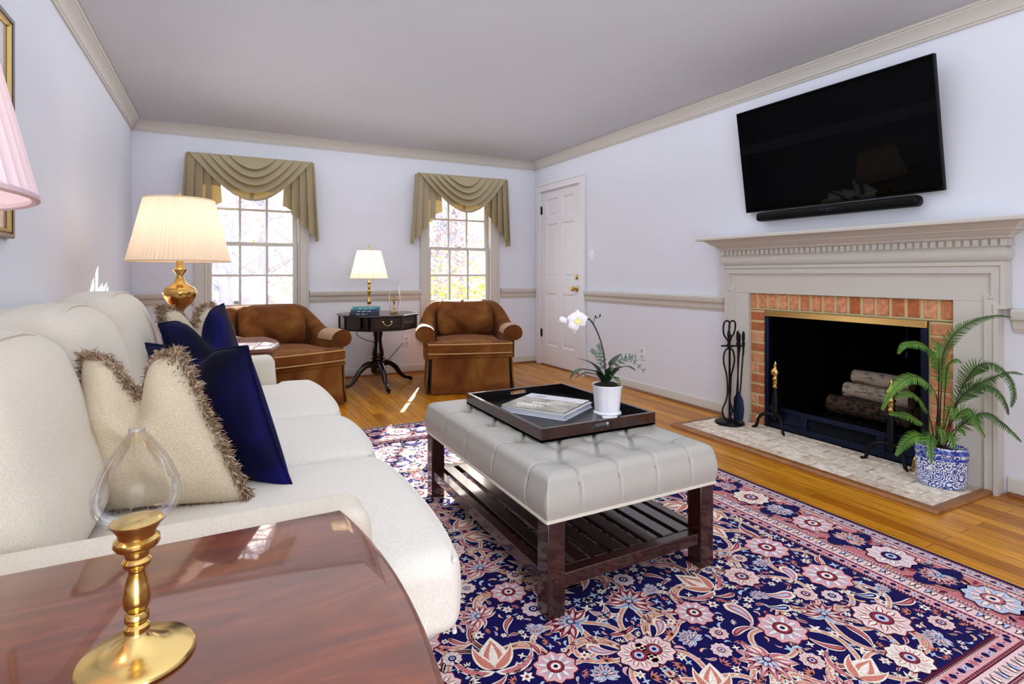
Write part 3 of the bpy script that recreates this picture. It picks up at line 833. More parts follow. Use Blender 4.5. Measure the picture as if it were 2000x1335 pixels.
# seat cushions ( T-shaped at the ends )
def t_cushion(y0, y1, ext0, ext1):
    xa, xb = -.30, .455; hx, hz = (xb - xa) / 2, .088; yc, hy = (y0 + y1) / 2, (y1 - y0) / 2
    def fn(p, u):
        x, y, z = p
        k = sstep(.255, .30, x + (xa + xb) / 2)
        if u.y < 0: y -= ext0 * k * (-u.y) ** 2
        else: y += ext1 * k * u.y ** 2
        e = max(0, 1 - u.x ** 4) * max(0, 1 - u.y ** 4)
        z += (.020 * e if u.z > 0 else 0)
        if u.x > .2: x += .028 * max(0, 1 - abs(u.y) ** 2.5) * (u.x - .2) / .8 + .010 * (1 - u.z ** 2)
        return Vector((x, y, z))
    mb = MB(); mb.rbox(((xa + xb) / 2, yc, .390), (hx, hy, hz), .038, 22, fn)
    o = mb.build('seat_cushion', SEATF, sofa, smooth=70)
    wl = MB()
    for zz in (.390 + hz - .012, .390 - hz + .012):
        path = []
        for t in range(25):
            u = -1 + 2 * t / 24; e = ext0 * u * u if u < 0 else ext1 * u * u
            path.append((xb + .028 * max(0, 1 - abs(u) ** 2.5) - .004 - .012 * abs(u) ** 8, yc + hy * u * .985 + (e if u > 0 else -e) * .985, zz))
        path = [(xa + .38 if ext0 else xa + .1, path[0][1] + .0, zz)] + path + [(xa + .38 if ext1 else xa + .1, path[-1][1], zz)] if False else path
        wl.tube(path, .0052, 6)
    wl.build('welt', SEATF, o)
t_cushion(1.195, 1.845, .105, 0); t_cushion(1.853, 2.455, 0, 0); t_cushion(2.463, 3.245, 0, .10)
def back_cushion(y0, y1, lean, puff, top):
    z0 = .475; hz = (top - z0) / 2; hy = (y1 - y0) / 2
    def fn(p, u):
        x, y, z = p
        e = max(0, 1 - abs(u.y) ** 2.6) * max(0, 1 - abs(u.z) ** 2.6)
        if u.x > 0: x += puff * e
        x += -lean * (u.z + 1) / 2
        z += .018 * (1 - abs(u.y) ** 2) * (u.z > 0) * u.z
        if u.z > 0: y -= hy * u.y * .10 * u.z ** 3
        if u.z < 0: x += .03 * -u.z
        n = noise.noise(Vector((y * 3 + y0 * 7, z * 3, x * 2)))
        return Vector((x + .012 * n * e, y, z))
    mb = MB(); mb.rbox((-.385, (y0 + y1) / 2, z0 + hz), (.105, hy, hz), .075, 14, fn)
    bo = mb.build('back_cushion', CREAM, sofa, smooth=70)
    lp_ = []
    for k in range(64):
        a = 2 * PI * k / 64; ca, sa = math.cos(a), math.sin(a)
        uy = math.copysign(abs(ca) ** .45, ca); uz = math.copysign(abs(sa) ** .45, sa)
        p = Vector((.068, uy * hy * .975, uz * hz * .975)); u = Vector((.65, uy * .975, uz * .975))
        q = fn(p, u); lp_.append(q + Vector((-.385, (y0 + y1) / 2, z0 + hz)))
    MB().ring_tube(lp_, .0055, 6).build('welt', CREAM, bo)
back_cushion(1.20, 1.855, .095, .055, .930); back_cushion(1.87, 2.465, .095, .065, .965); back_cushion(2.475, 3.235, .075, .07, .985)

# throw pillows ---------------------------------------------------------
def pillow(name, label, TL, TR, BR, thick, m, chop=.05, fringe=None, group=None, seed=1, BL=None):
    TL, TR, BR = Vector(TL), Vector(TR), Vector(BR)
    BL = Vector(BL) if BL else TL + BR - TR
    c = (TL + BR + TR + BL) / 4; U = (TR - TL + BR - BL) / 4; V = (TL - BL + TR - BR) / 4; Q = (TL + BR - TR - BL) / 4
    Nn = U.cross(V).normalized()
    n = 36; mb = MB()
    def pos(u, v, s):
        pin = .055
        uu = u * (1 - pin * (1 - v * v)) ; vv = v * (1 - pin * (1 - u * u))
        t = thick * (max(0, 1 - abs(u) ** 2.4) ** .55) * (max(0, 1 - abs(v) ** 2.4) ** .55)
        ch = chop * math.exp(-(u / .30) ** 2) * sstep(-.2, 1, v)
        p = c + U * uu + V * vv - Q * uu * vv - V.normalized() * ch * 2
        t *= 1 - .35 * math.exp(-(u / .3) ** 2) * sstep(0, 1, v) * (1 if chop else 0)
        w = noise.noise(Vector((u * 2.2 + seed, v * 2.2, s * 2))) * .012 * max(0, 1 - u ** 4) * max(0, 1 - v ** 4)
        return p + Nn * s * (t + w * (t / thick + .2))
    for s in (-1, 1):
        vs = [pos(-1 + 2 * i / n, -1 + 2 * j / n, s) for i in range(n + 1) for j in range(n + 1)]
        fs = [(i * (n + 1) + j, (i + 1) * (n + 1) + j, (i + 1) * (n + 1) + j + 1, i * (n + 1) + j + 1) for i in range(n) for j in range(n)]
        mb.add(vs, fs)
    o = mb.build(name, m, org=(c.x, c.y, min(BL.z, BR.z)), smooth=80, weld='all')
    tag(o, label, 'pillow', group)
    edge = [(-1 + 2 * k / n, 1) for k in range(n)] + [(1, 1 - 2 * k / n) for k in range(n)] + [(1 - 2 * k / n, -1) for k in range(n)] + [(-1, -1 + 2 * k / n) for k in range(n)]
    loop = [pos(u, v, 0) for u, v in edge]
    if fringe:
        fr_ = MB(); rr = random.Random(seed)
        for k in range(4 * n):
            p, q = loop[k], loop[(k + 1) % (4 * n)]
            eu, ev = edge[k]
            outw = (p - c); outw = (outw - Nn * outw.dot(Nn)).normalized()
            tang = (q - p).normalized()
            for _ in range(80):
                b0 = p.lerp(q, rr.random()) + Nn * rr.uniform(-.014, .014) - outw * rr.uniform(-.004, .040)
                d = (outw * rr.uniform(.15, 1) + Nn * rr.uniform(-1.2, 1.2) + tang * rr.uniform(-.7, .7)).normalized()
                L_ = rr.uniform(.014, .028); sd = d.cross(Vector((rr.uniform(-1, 1), rr.uniform(-1, 1), rr.uniform(-1, 1)))).normalized() * .0014
                d2 = (d + Vector((rr.uniform(-.6, .6), rr.uniform(-.6, .6), rr.uniform(-.9, .2)))).normalized()
                m1 = b0 + d * L_ * .6; m2 = m1 + d2 * L_ * .45
                fr_.add([b0 - sd, b0 + sd, m1 + sd, m1 - sd, m2], [(0, 1, 2, 3), (3, 2, 4)])
        fr_.build('fringe', fringe, o, smooth=0, weld=False, label='shaggy tan brush fringe')
    else:
        MB().ring_tube(loop, .004, 6).build('seam_piping', m, o)
    return o
FRM = island_mat('tan_fringe', [(0, srgb(104, 80, 62)), (.4, srgb(158, 130, 106)), (.75, srgb(186, 160, 134)), (1, srgb(214, 194, 170))], .9, (200, .0), .1)
pillow('fringed_pillow', 'oatmeal pillow with shaggy tan fringe nearest the front of the sofa', (-.318, 1.775, .868), (-.090, 1.595, .885), (.072, 1.570, .485), .085, PILLOWF, .052, FRM, 'fringed throw pillows', 3, (-.30, 1.68, .485))
pillow('navy_pillow', 'navy velvet pillow tucked behind the near fringed pillow, beside the middle seat', (-.215, 2.10, .855), (.065, 1.755, .868), (.175, 1.62, .482), .075, NAVY, .02, None, 'navy velvet pillows', 5)
pillow('navy_pillow', 'navy velvet pillow with a chopped top in the far corner of the sofa', (-.225, 2.62, .875), (.008, 2.965, .935), (.130, 2.865, .492), .075, NAVY, .055, None, 'navy velvet pillows', 8)
pillow('fringed_pillow', 'beige pillow with dark tan fringe behind the far navy pillow', (-.248, 2.875, .930), (-.045, 3.175, .925), (.04, 3.10, .49), .06, PILLOWF, .045, FRM, 'fringed throw pillows', 13)

# ---------------------------------------------------------------- end tables
def end_table(label, x0, xc, xb, y0, y1, ztop):
    t = thing('end_table', label, 'end table', ((x0 + xc) / 2, (y0 + y1) / 2, 0), group='mahogany end tables')
    ym = (y0 + y1) / 2
    def outline(ins):
        pts = [(x0 + ins, y0 + ins)]
        for k in range(17):
            s = -1 + 2 * k / 16
            pts.append((xc + (xb - xc) * (1 - s * s) - ins, ym + (y1 - y0) / 2 * s * (1 - 2 * ins / (y1 - y0))))
        pts.append((x0 + ins, y1 - ins)); return pts
    prof = [(.006, -.024), (.0, -.018), (.0, -.010), (.004, -.008), (.004, -.005), (.0075, -.001), (.010, 0)]
    rings = [[(x, y, ztop + z) for x, y in outline(i)] for i, z in prof]
    MB().loft(rings, True, True).build('tabletop', MAHOG, t, smooth=30)
    MB().loft([[(x, y, z) for x, y in outline(.035)] for z in (ztop - .12, ztop - .024)], True, True).build('apron', MAHOG, t, smooth=30)
    for px in (x0 + .06, xc - .065):
        for py in (y0 + .06, y1 - .06):
            MB().lathe([(.015, .0), (.018, .01), (.014, .03), (.022, .30), (.026, ztop - .20), (.028, ztop - .16), (.028, ztop - .12)], (px, py, RUGZ if px > -.28 and RY0 < py < RY1 else 0), 12).build('leg', MAHOG, t)
    return t
end_table('polished mahogany bow-front end table filling the near left corner of the view', -.66, .196, .224, .478, 1.034, .65)
end_table('mahogany end table beyond the far arm of the sofa, mostly hidden', -.66, .255, .325, 3.425, 4.13, .65)

# ---------------------------------------------------------------- lamps
PLEAT = mat('pleated_ivory_silk', srgb(236, 222, 204), .85, spec=.1, transl=(.5, (1.0, .90, .78, 1)))
PLEATC = mat('pleated_pinkish_silk', srgb(222, 206, 214), .85, spec=.1, transl=(.22, (1.0, .84, .82, 1)))
SHADEW = mat('white_linen_shade', srgb(246, 240, 226), .85, spec=.1, transl=(.55, (1.0, .90, .72, 1)))
def point(name, loc, watts, col=(1, .88, .74), r=.03):
    l = bpy.data.lights.new(name, 'POINT'); l.energy = watts; l.color = col; l.shadow_soft_size = r
    o = bpy.data.objects.new(name, l); o.location = loc; COL.objects.link(o); return o
def table_lamp(label, x, y, z0, shade_r0, shade_r1, zs0, zs1, m, w):
    l = thing('table_lamp', label, 'table lamp', (x, y, z0), group='brass urn lamps with pleated shades')
    prof = [(0, 0), (.075, 0), (.078, .008), (.078, .030), (.070, .036), (.060, .044), (.058, .066), (.040, .085), (.024, .120), (.022, .150), (.030, .168), (.022, .190), (.021, .215), (.034, .230), (.060, .255), (.082, .295), (.089, .318), (.086, .328), (.080, .334), (.078, .345), (.055, .358), (.034, .372), (.024, .390), (.019, .412), (.020, .424), (.034, .444), (.036, .452), (.022, .462), (.018, .478), (.018, .530), (.012, .535), (.012, .56), (.0, .56)]
    MB().lathe(prof, (x, y, z0), 40).build('base', BRASS, l, smooth=50)
    rp = MB(); NP = 72
    rings = []
    for f in [k / 6 for k in range(7)]:
        ring = []
        for j in range(NP * 2):
            a = PI * j / NP
            r = lerp(shade_r0, shade_r1, f) + (.0035 if j % 2 else -.0035)
            ring.append((x + r * math.cos(a), y + r * math.sin(a), lerp(zs0, zs1, f)))
        rings.append(ring)
    rp.loft(rings, True, False); sh = rp.build('lamp_shade', m, l, smooth=0, label='pleated fabric shade')
    for r, z in ((shade_r0, zs0), (shade_r1, zs1)):
        MB().ring_tube([(x + r * math.cos(a), y + r * math.sin(a), z) for a in [2 * PI * k / 48 for k in range(48)]], .0045, 6).build('shade_trim', m, sh)
    MB().tube([(x, y, zs0 - .03), (x, y, zs1 + .01)], .004, 6).tube([(x - shade_r1 + .003, y, zs1 - .01), (x + shade_r1 - .003, y, zs1 - .01)], .002, 5).tube([(x, y - shade_r1 + .003, zs1 - .01), (x, y + shade_r1 - .003, zs1 - .01)], .002, 5).lathe([(.003, 0), (.009, .006), (.006, .014), (.010, .024), (0, .034)], (x, y, zs1 + .008), 12).build('harp', BRASS, l)
    b_ = MB().lathe([(0, 0), (.012, .002), (.014, .02), (.028, .055), (.026, .078), (.012, .092), (0, .095)], (x, y, zs0 + .03), 16)
    b_.build('bulb', mat('warm_bulb', (1, .8, .5, 1), .5, emit=((1, .72, .4, 1), 6)), l)
    point('lamp_glow', (x, y, zs0 + .19), w)
    return l
table_lamp('brass urn lamp with a glowing ivory pleated shade at the far end of the sofa', -.215, 3.735, .65, .262, .178, 1.150, 1.505, PLEAT, 1.7)
table_lamp('lamp with a large pinkish pleated shade at the left edge of the view', -.438, .778, .65, .252, .172, 1.162, 1.512, PLEATC, .9)

# candle lamp on the near table
cl = thing('oil_lamp', 'brass candlestick oil lamp with a teardrop glass globe on the near table', 'oil lamp', (-.083, .734, .65))
MB().lathe([(0, 0), (.0555, 0), (.0573, .002), (.0570, .0045), (.0540, .0075), (.0470, .0085), (.0455, .0095), (.036, .0105), (.026, .0145), (.016, .0225), (.0115, .0270), (.0098, .031)], (-.083, .734, .65), 48).build('base', BRASS_B, cl)
MB().lathe([(.0098, .030), (.0125, .032), (.0125, .037), (.0095, .040), (.0120, .044), (.0120, .049), (.0090, .053), (.0128, .060), (.0136, .068), (.0118, .082), (.0080, .096), (.0092, .101), (.0130, .104), (.0142, .109), (.0110, .113), (.0118, .116), (.0120, .120), (.0105, .121), (.0200, .124), (.0225, .128), (.0220, .133), (.0180, .136), (.0185, .141), (.0245, .150), (.0255, .153), (.0225, .1535), (0, .1520)], (-.083, .734, .65), 32).build('stem', BRASS, cl)
MB().lathe([(.0205, .150), (.0290, .153), (.0372, .161), (.0418, .172), (.0425, .182), (.0405, .194), (.0350, .209), (.0270, .224), (.0180, .238), (.0110, .247), (.0088, .250), (.0080, .251), (.0085, .254), (.0060, .2545)], (-.083, .734, .65), 48, cap=False).build('glass_globe', CGLASS, cl, smooth=60, label='clear teardrop glass globe')
MB().lathe([(.0034, .222), (.0036, .250), (.0080, .2515), (.0080, .2545), (.003, .2545)], (-.083, .734, .65), 16, cap=False).build('wick_tube', CGLASS, cl, label='glass wick tube')

# ---------------------------------------------------------------- armchairs
def armchair(label, x, y, rz, proto=None):
    if proto:
        c = copy_tree(proto); c.location = (x, y, 0); c.rotation_euler = (0, 0, rz); c['label'] = label; return c
    ch = thing('armchair', label, 'armchair', (x, y, 0), rz, group='brown velvet tub armchairs', local=True)
    # skirt panels
    def panel(p0, p1, n):
        mb = MB(); rings = []
        d = Vector(p1) - Vector(p0); nn = Vector((d.y, -d.x)).normalized()
        for z, fl in ((.006, .022), (.12, .012), (.335, 0)):
            a = Vector(p0) + nn * fl; b2 = Vector(p1) + nn * fl; e = d.normalized() * fl * .6
            a -= e; b2 += e
            rings.append([(a.x, a.y, z), (b2.x, b2.y, z), (b2.x - nn.x * .012, b2.y - nn.y * .012, z), (a.x - nn.x * .012, a.y - nn.y * .012, z)])
        return mb.loft(rings, True, True)
    w, f, k = .375, -.385, .36
    for p0, p1 in (((-w + .030, f), (w - .030, f)), ((w + .008, f + .026), (w + .008, k)), ((w - .02, k + .02), (-w + .02, k + .02)), ((-w - .008, k), (-w - .008, f + .026))):
        panel(p0, p1, 1).build('skirt_panel', GOLDV, ch, smooth=30)
    MB().box(-w + .006, f + .012, .012, w - .006, k + .012, .33).build('frame', mat('dark_chair_lining', srgb(30, 18, 10), .9), ch)
    MB().rbox((0, -.01, .335), (.385, .385, .022), .018, 6).build('seat_deck', GOLDV, ch)
    # seat cushion
    def seatf(p, u):
        q = p.copy()
        if u.z > 0: q.z += .030 * max(0, 1 - abs(u.x) ** 2.2) * max(0, 1 - abs(u.y) ** 2.5)
        if u.y < 0: q.y -= .018 * max(0, 1 - abs(u.x) ** 3)
        nar = sstep(-.24, -.17, p.y)
        q.x *= lerp(1, .76, nar)
        return q
    sc = MB().rbox((0, -.055, .405), (.385, .340, .052), .026, 16, seatf).build('seat_cushion', GOLDV, ch, smooth=60)
    for zz in (.445, .362):
        MB().tube([(-.378, -.22, zz), (-.380, -.33, zz)] + [(.378 * s, -.396 - .016 * max(0, 1 - abs(s) ** 3), zz) for s in [-1 + 2 * q / 16 for q in range(17)]] + [(.380, -.33, zz), (.378, -.22, zz)], .006, 6).build('welt', GOLDW, sc)
    # barrel back and arms
    half = [(-.365, -.285), (-.368, -.12), (-.366, .05), (-.345, .19), (-.28, .29), (-.16, .335), (0, .345)]
    path = crom([(a, b2, 0) for a, b2 in half] + [(-a, b2, 0) for a, b2 in half[-2::-1]], 6)
    N_ = len(path); rings = []
    for i, p in enumerate(path):
        t = (path[min(i + 1, N_ - 1)] - path[max(i - 1, 0)]).normalized(); o = Vector((-t.y, t.x, 0))  # outward
        s = abs(2 * i / (N_ - 1) - 1)            # 1 at the arm fronts, 0 at centre back
        zt = .600 + .205 * (1 - sstep(.30, .74, s)) + .012 * sstep(.74, 1, s) * 0
        ov = .022 + .030 * sstep(.45, .9, s)
        r = .060 + .014 * sstep(.5, .9, s)
        prof_ = [(-.050, .30), (-.052, zt - .15), (-.050, zt - r)]
        for q in range(0, 9):
            a = PI - q * (PI * 1.25) / 8
            prof_.append((ov + r * math.cos(a) * (1.0 if math.cos(a) > 0 else (ov + .05) / r), zt - r + r * math.sin(a)))
        prof_ += [(.052, zt - r * 1.9), (.050, .30)]
        rings.append([p + o * a_ + Vector((0, 0, z)) for a_, z in prof_])
    MB().loft(rings, True, True).build('barrel_back', GOLDV, ch, smooth=50)
    for sx in (-1, 1):
        MB().lathe([(0, 0), (.060, .002), (.070, .006), (.071, .012)], (0, 0, 0), 20, M=Matrix.Translation((sx * .418, -.278, .528)) @ Matrix.Rotation(PI / 2, 4, 'X')).build('arm_scroll', GOLDV, ch)
    # arm covers
    CV = mat('arm_cover_velvet', srgb(176, 146, 118), .8, spec=.1, sheen=.5) if 'arm_cover_velvet' not in bpy.data.materials else bpy.data.materials['arm_cover_velvet']
    for sx in (-1, 1):
        rr = []
        for yy in [-.288 + .26 * q / 8 for q in range(9)]:
            ring = []
            for q in range(15):
                a = PI * 1.02 - q * (PI * 1.22) / 14
                ring.append((sx * (.365 + .052 + .0775 * math.cos(a) * (1 if math.cos(a) > 0 else 1.36)), yy, .526 + .0775 * math.sin(a)))
            rr.append(ring)
        MB().loft(rr, False, False).build('arm_cover', CV, ch, smooth=60, label='paler fitted arm cover')
    # back cushion
    def bcf(p, u):
        q = p.copy(); e = max(0, 1 - abs(u.x) ** 2.4) * max(0, 1 - abs(u.z) ** 2.4)
        if u.y < 0: q.y -= .075 * e
        q.x *= 1 - .07 * (u.z > 0) * u.z ** 2 - .05 * (u.z < 0) * u.z ** 2
        q.y += .05 * (u.z + 1) / 2 + .05 * 0
        q.y += -.06 * abs(u.x) ** 2.2
        wr = .012 * math.exp(-((u.x - .08 + .15 * u.z) / .10) ** 2) * max(0, 1 - abs(u.z)) if u.y < 0 else 0
        q.y += wr + .008 * noise.noise(Vector((u.x * 3, u.z * 3, 2))) * e
        return q
    MB().rbox((0, .185, .635), (.275, .075, .180), .07, 12, bcf).build('back_cushion', GOLDV, ch, smooth=70)
    return ch
ac = armchair('brown velvet tub armchair in front of the right window', 2.105, 4.945, math.radians(-17.5))
armchair('brown velvet tub armchair in front of the left window, half behind the sofa', .43, 4.965, math.radians(18), ac)

# ---------------------------------------------------------------- drum table and what stands on it
TX, TY = 1.33, 5.30
dt = thing('drum_table', 'dark octagonal drum table on a tripod pedestal between the two windows', 'side table', (TX, TY, 0))
def octo(r, z, a0=PI / 8, n=8): return [(TX + r * math.cos(a0 + 2 * PI * k / n), TY + r * math.sin(a0 + 2 * PI * k / n), z) for k in range(n)]
MB().loft([octo(r, z) for r, z in ((.383, .682), (.390, .686), (.390, .692), (.386, .696), (.380, .700))], True, True).build('tabletop', BLACKW, dt, smooth=20)
MB().loft([octo(r, z) for r, z in ((.372, .556), (.378, .560), (.378, .568), (.368, .572))], True, True).build('lower_board', BLACKW, dt, smooth=20)
ap = MB()
for k in range(8):           # apron: drawers on alternate faces, open shelves between
    a0, a1 = PI / 8 + 2 * PI * k / 8, PI / 8 + 2 * PI * (k + 1) / 8
    mid = (a0 + a1) / 2
    p0 = Vector((TX + .362 * math.cos(a0), TY + .362 * math.sin(a0), 0)); p1 = Vector((TX + .362 * math.cos(a1), TY + .362 * math.sin(a1), 0))
    inn = Vector((-math.cos(mid), -math.sin(mid), 0))
    for q in (p0, ):
        ap.lathe([(.012, .570), (.012, .684)], (q.x, q.y, 0), 8)
    closed = (round(math.degrees(mid)) % 90 == 0)
    dpt = 0 if closed else .12
    quad = [p0 + inn * dpt, p1 + inn * dpt]
    ap.add([(quad[0].x, quad[0].y, .570), (quad[1].x, quad[1].y, .570), (quad[1].x, quad[1].y, .684), (quad[0].x, quad[0].y, .684)], [(0, 1, 2, 3)])
    for q, s in ((p0, 1), (p1, -1)):
        e = q + inn * .14
        ap.add([(q.x, q.y, .570), (e.x, e.y, .570), (e.x, e.y, .684), (q.x, q.y, .684)], [(0, 1, 2, 3)])
ap.build('apron', BLACKW, dt, smooth=20)
yd = TY - .362 * math.cos(PI / 8)
dr = MB().box(TX - .118, yd - .008, .580, TX + .118, yd + .004, .676).build('drawer', BLACKW, dt, bevel=.003)
hp = MB().tube(crom([(TX - .038, yd - .010, .640), (TX - .036, yd - .024, .628), (TX - .018, yd - .026, .612), (TX, yd - .026, .609), (TX + .018, yd - .026, .612), (TX + .036, yd - .024, .628), (TX + .038, yd - .010, .640)], 4), .0042, 8)
for s in (-1, 1): hp.lathe([(0, 0), (.013, 0), (.010, .004), (.005, .008), (.006, .016), (0, .018)], n=12, M=Matrix.Translation((TX + s * .038, yd - .007, .643)) @ Matrix.Rotation(PI / 2, 4, 'X'))
hp.build('handle', BRASS_B, dr, label='brass bail handle')
MB().lathe([(.075, .556), (.070, .540), (.044, .530), (.046, .500), (.036, .46), (.040, .40), (.056, .33), (.058, .30), (.050, .28), (.066, .275), (.066, .262), (.050, .256), (.062, .245), (.062, .232), (.056, .22), (.070, .17), (.060, .13), (.03, .11), (0, .11)], (TX, TY, 0), 32).build('pedestal', BLACKW, dt)
for k, ang in enumerate((-90, 20, 200)):
    a = math.radians(ang); dx, dy = math.cos(a), math.sin(a)
    pts = crom([(.035, .205), (.12, .215), (.20, .165), (.255, .095), (.315, .045), (.375, .036)], 5)if False else crom([(.035, .205, 0), (.12, .215, 0), (.20, .165, 0), (.255, .095, 0), (.315, .050, 0), (.375, .036, 0)], 5)
    n_ = len(pts)
    lg = MB().tube([(TX + p.x * dx, TY + p.x * dy, p.y) for p in pts], [lerp(.036, .017, (i / (n_ - 1)) ** .7) for i in range(n_)], 10)
    lo = lg.build('leg', BLACKW, dt)
    MB().tube([(TX + .365 * dx, TY + .365 * dy, .034), (TX + .39 * dx, TY + .39 * dy, .026)], [.021, .018], 10).lathe([(0, -.007), (.016, -.007), (.018, 0), (.016, .007), (0, .007)], n=14, M=Matrix.Translation((TX + .392 * dx, TY + .392 * dy, .0185)) @ Matrix.Rotation(a, 4, 'Z') @ Matrix.Rotation(PI / 2, 4, 'X')).build('caster', DARKMET, lo, label='metal toe cap with caster')
# books
def hardback(name, label, c, l, w, t, rz, cover, page, group=None, cat='book', title=None):
    b_ = thing(name, label, cat, c, rz, group, local=True)
    MB().box(-l / 2 + .004, -w / 2, .003, l / 2 - .003, w / 2 - .004, t - .003).build('pages', page, b_, smooth=0)
    MB().box(-l / 2, -w / 2 - .003, 0, l / 2, w / 2, .003).box(-l / 2, -w / 2 - .003, t - .003, l / 2, w / 2, t).box(-l / 2, -w / 2 - .003, 0, l / 2, -w / 2, t).build('cover', cover, b_, bevel=.0012)
    return b_
PAGE = mat('book_pages', srgb(220, 214, 200), .9, bump=(500, .3, (1, 1, 30)))
for k, (c, lb) in enumerate(((srgb(20, 34, 58), 'dark navy book at the bottom of the small stack beside the drum-table lamp'), (srgb(24, 44, 82), 'deep blue book in the middle of the small stack beside the drum-table lamp'), (srgb(52, 140, 148), 'teal book on top of the small stack beside the drum-table lamp'))):
    bk = hardback('book', lb, (1.168 + .006 * k - .003 * (k % 2), 5.135 + .004 * k, .700 + .025 * k), .262 - .01 * k, .165, .025, math.radians(-16 + 4 * k), mat('book_cover', c, .4), PAGE, 'books on the drum table')
    s = MB()
    for q in range(9 + 2 * k):
        if q % 4 == 3: continue
        s.box(-.07 + q * .011, -.165 / 2 - .0036, .008, -.063 + q * .011, -.165 / 2 - .003, .017)
    s.build('spine_lettering', mat('spine_ink', srgb(196, 206, 214), .5), bk, smooth=0)
# small lamp
lx, ly = 1.262, 5.37
sl = thing('buffet_lamp', 'slim brass candlestick lamp with a white paneled shade on the drum table', 'table lamp', (lx, ly, .70))
MB().lathe([(0, 0), (.055, 0), (.057, .006), (.050, .012), (.030, .020), (.014, .030), (.012, .045), (.020, .054), (.012, .064), (.010, .085), (.022, .100), (.024, .108), (.012, .118), (.010, .150), (.012, .190), (.020, .204), (.021, .212), (.010, .222), (.014, .245), (.016, .262), (.010, .275), (.018, .290), (.019, .298), (.010, .306), (.010, .36), (0, .36)], (lx, ly, .70), 28).build('base', BRASS, sl)
def panel_ripple(a, z): return -.035 * abs(math.sin(a * 4)) + .01
sh = MB().lathe([(lerp(.180, .112, f), lerp(1.035, 1.302, f) - .70) for f in [k / 6 for k in range(7)]], (lx, ly, .70), 64, cap=False, ripple=panel_ripple).build('lamp_shade', SHADEW, sl, smooth=50, label='white paneled fabric shade')
rb = MB()
for k in range(8):
    a = k * PI / 4
    rb.tube([(lx + lerp(.1825, .1145, f) * math.cos(a), ly + lerp(.1825, .1145, f) * math.sin(a), lerp(1.035, 1.302, f)) for f in (0, .5, 1)], .0022, 5)
rb.build('shade_rib', SHADEW, sh)
MB().tube([(lx, ly, 1.05), (lx, ly, 1.315)], .003, 6).tube([(lx - .111, ly, 1.298), (lx + .111, ly, 1.298)], .002, 5).lathe([(.004, 0), (.009, .006), (.004, .014), (.007, .022), (.009, .030), (.003, .044), (0, .05)], (lx, ly, 1.312), 12).build('finial', BRASS, sl)
point('buffet_lamp_glow', (lx, ly, 1.16), 2.0, (1, .86, .66))
# cord
tag(MB().tube(crom([(1.24, 5.40, .556), (1.16, 5.36, .545), (1.135, 5.30, .50), (1.20, 5.24, .455), (1.275, 5.245, .43), (1.33, 5.36, .36), (1.42, 5.55, .12), (1.60, 5.80, .20), (1.74, 5.845, .33)], 8), .0032, 6).build('lamp_cord', mat('brown_cord', srgb(40, 30, 24), .6), org=(1.3, 5.4, .35)), 'thin dark lamp cord looping below the drum table top', 'cord')
# hurricane candle holder
hx_, hy_ = 1.465, 5.215
hu = thing('hurricane_candle_holder', 'small brass candlestick inside a clear glass hurricane chimney on the drum table', 'candle holder', (hx_, hy_, .70))
MB().lathe([(0, 0), (.040, 0), (.042, .006), (.030, .012), (.012, .020), (.008, .040), (.014, .050), (.007, .062), (.007, .10), (.014, .112), (.010, .120), (.022, .130), (.022, .134), (.010, .136), (.012, .16), (0, .16)], (hx_, hy_, .70), 24).build('candlestick', BRASS, hu)
MB().lathe([(.040, .008), (.046, .04), (.058, .11), (.060, .15), (.050, .205), (.041, .25), (.042, .285), (.050, .312)], (hx_, hy_, .70), 36, cap=False).build('glass_chimney', CGLASS, hu, smooth=60, label='clear glass chimney')
ml = MB()
for k in range(6):
    a = k * PI / 3
    ml.tube(crom([(hx_ + .02 * math.cos(a), hy_ + .02 * math.sin(a), .832), (hx_ + .036 * math.cos(a), hy_ + .036 * math.sin(a), .842), (hx_ + .047 * math.cos(a), hy_ + .047 * math.sin(a), .835)], 3), .003, 6)
ml.build('candle_ring', BRASS, hu)

# ---------------------------------------------------------------- ottoman
ot = thing('ottoman', 'tufted taupe leather ottoman with dark slatted lower shelf on the rug', 'ottoman', (1.235, 2.0, 0))
OX0, OX1, OY0, OY1 = .880, 1.592, 1.440, 2.560
zt, zb_ = .462, .312
nx_, ny_ = 150, 230
bx = [.12 + .157 * k for k in range(4)]
buttons = []
rows = 8; ry = (OY1 - OY0 - .24) / (rows - 1)
for j in range(rows):
    y = .12 + ry * j
    if j % 2 == 0: buttons += [(q, y) for q in bx]
    else: buttons += [((bx[i] + bx[i + 1]) / 2, y) for i in range(3)]
def segd(px, py, a, b2):
    vx, vy = b2[0] - a[0], b2[1] - a[1]; t = max(0, min(1, ((px - a[0]) * vx + (py - a[1]) * vy) / (vx * vx + vy * vy)))
    return math.hypot(px - a[0] - vx * t, py - a[1] - vy * t)
segs = []
for i, a in enumerate(buttons):
    for b2 in buttons[i + 1:]:
        if abs(abs(a[1] - b2[1]) - ry) < .01 and abs(abs(a[0] - b2[0]) - .0785) < .01: segs.append((a, b2))
WX, WY = OX1 - OX0, OY1 - OY0
edges_seg = []
for j in range(rows):
    y = .12 + ry * j
    if j % 2 == 0: edges_seg += [((bx[0], y), (0, y)), ((bx[3], y), (WX, y))]
for q in bx: edges_seg += [((q, .12), (q, 0))]
for i in range(3): edges_seg += [(((bx[i] + bx[i + 1]) / 2, .12 + ry * (rows - 1)), ((bx[i] + bx[i + 1]) / 2, WY))]
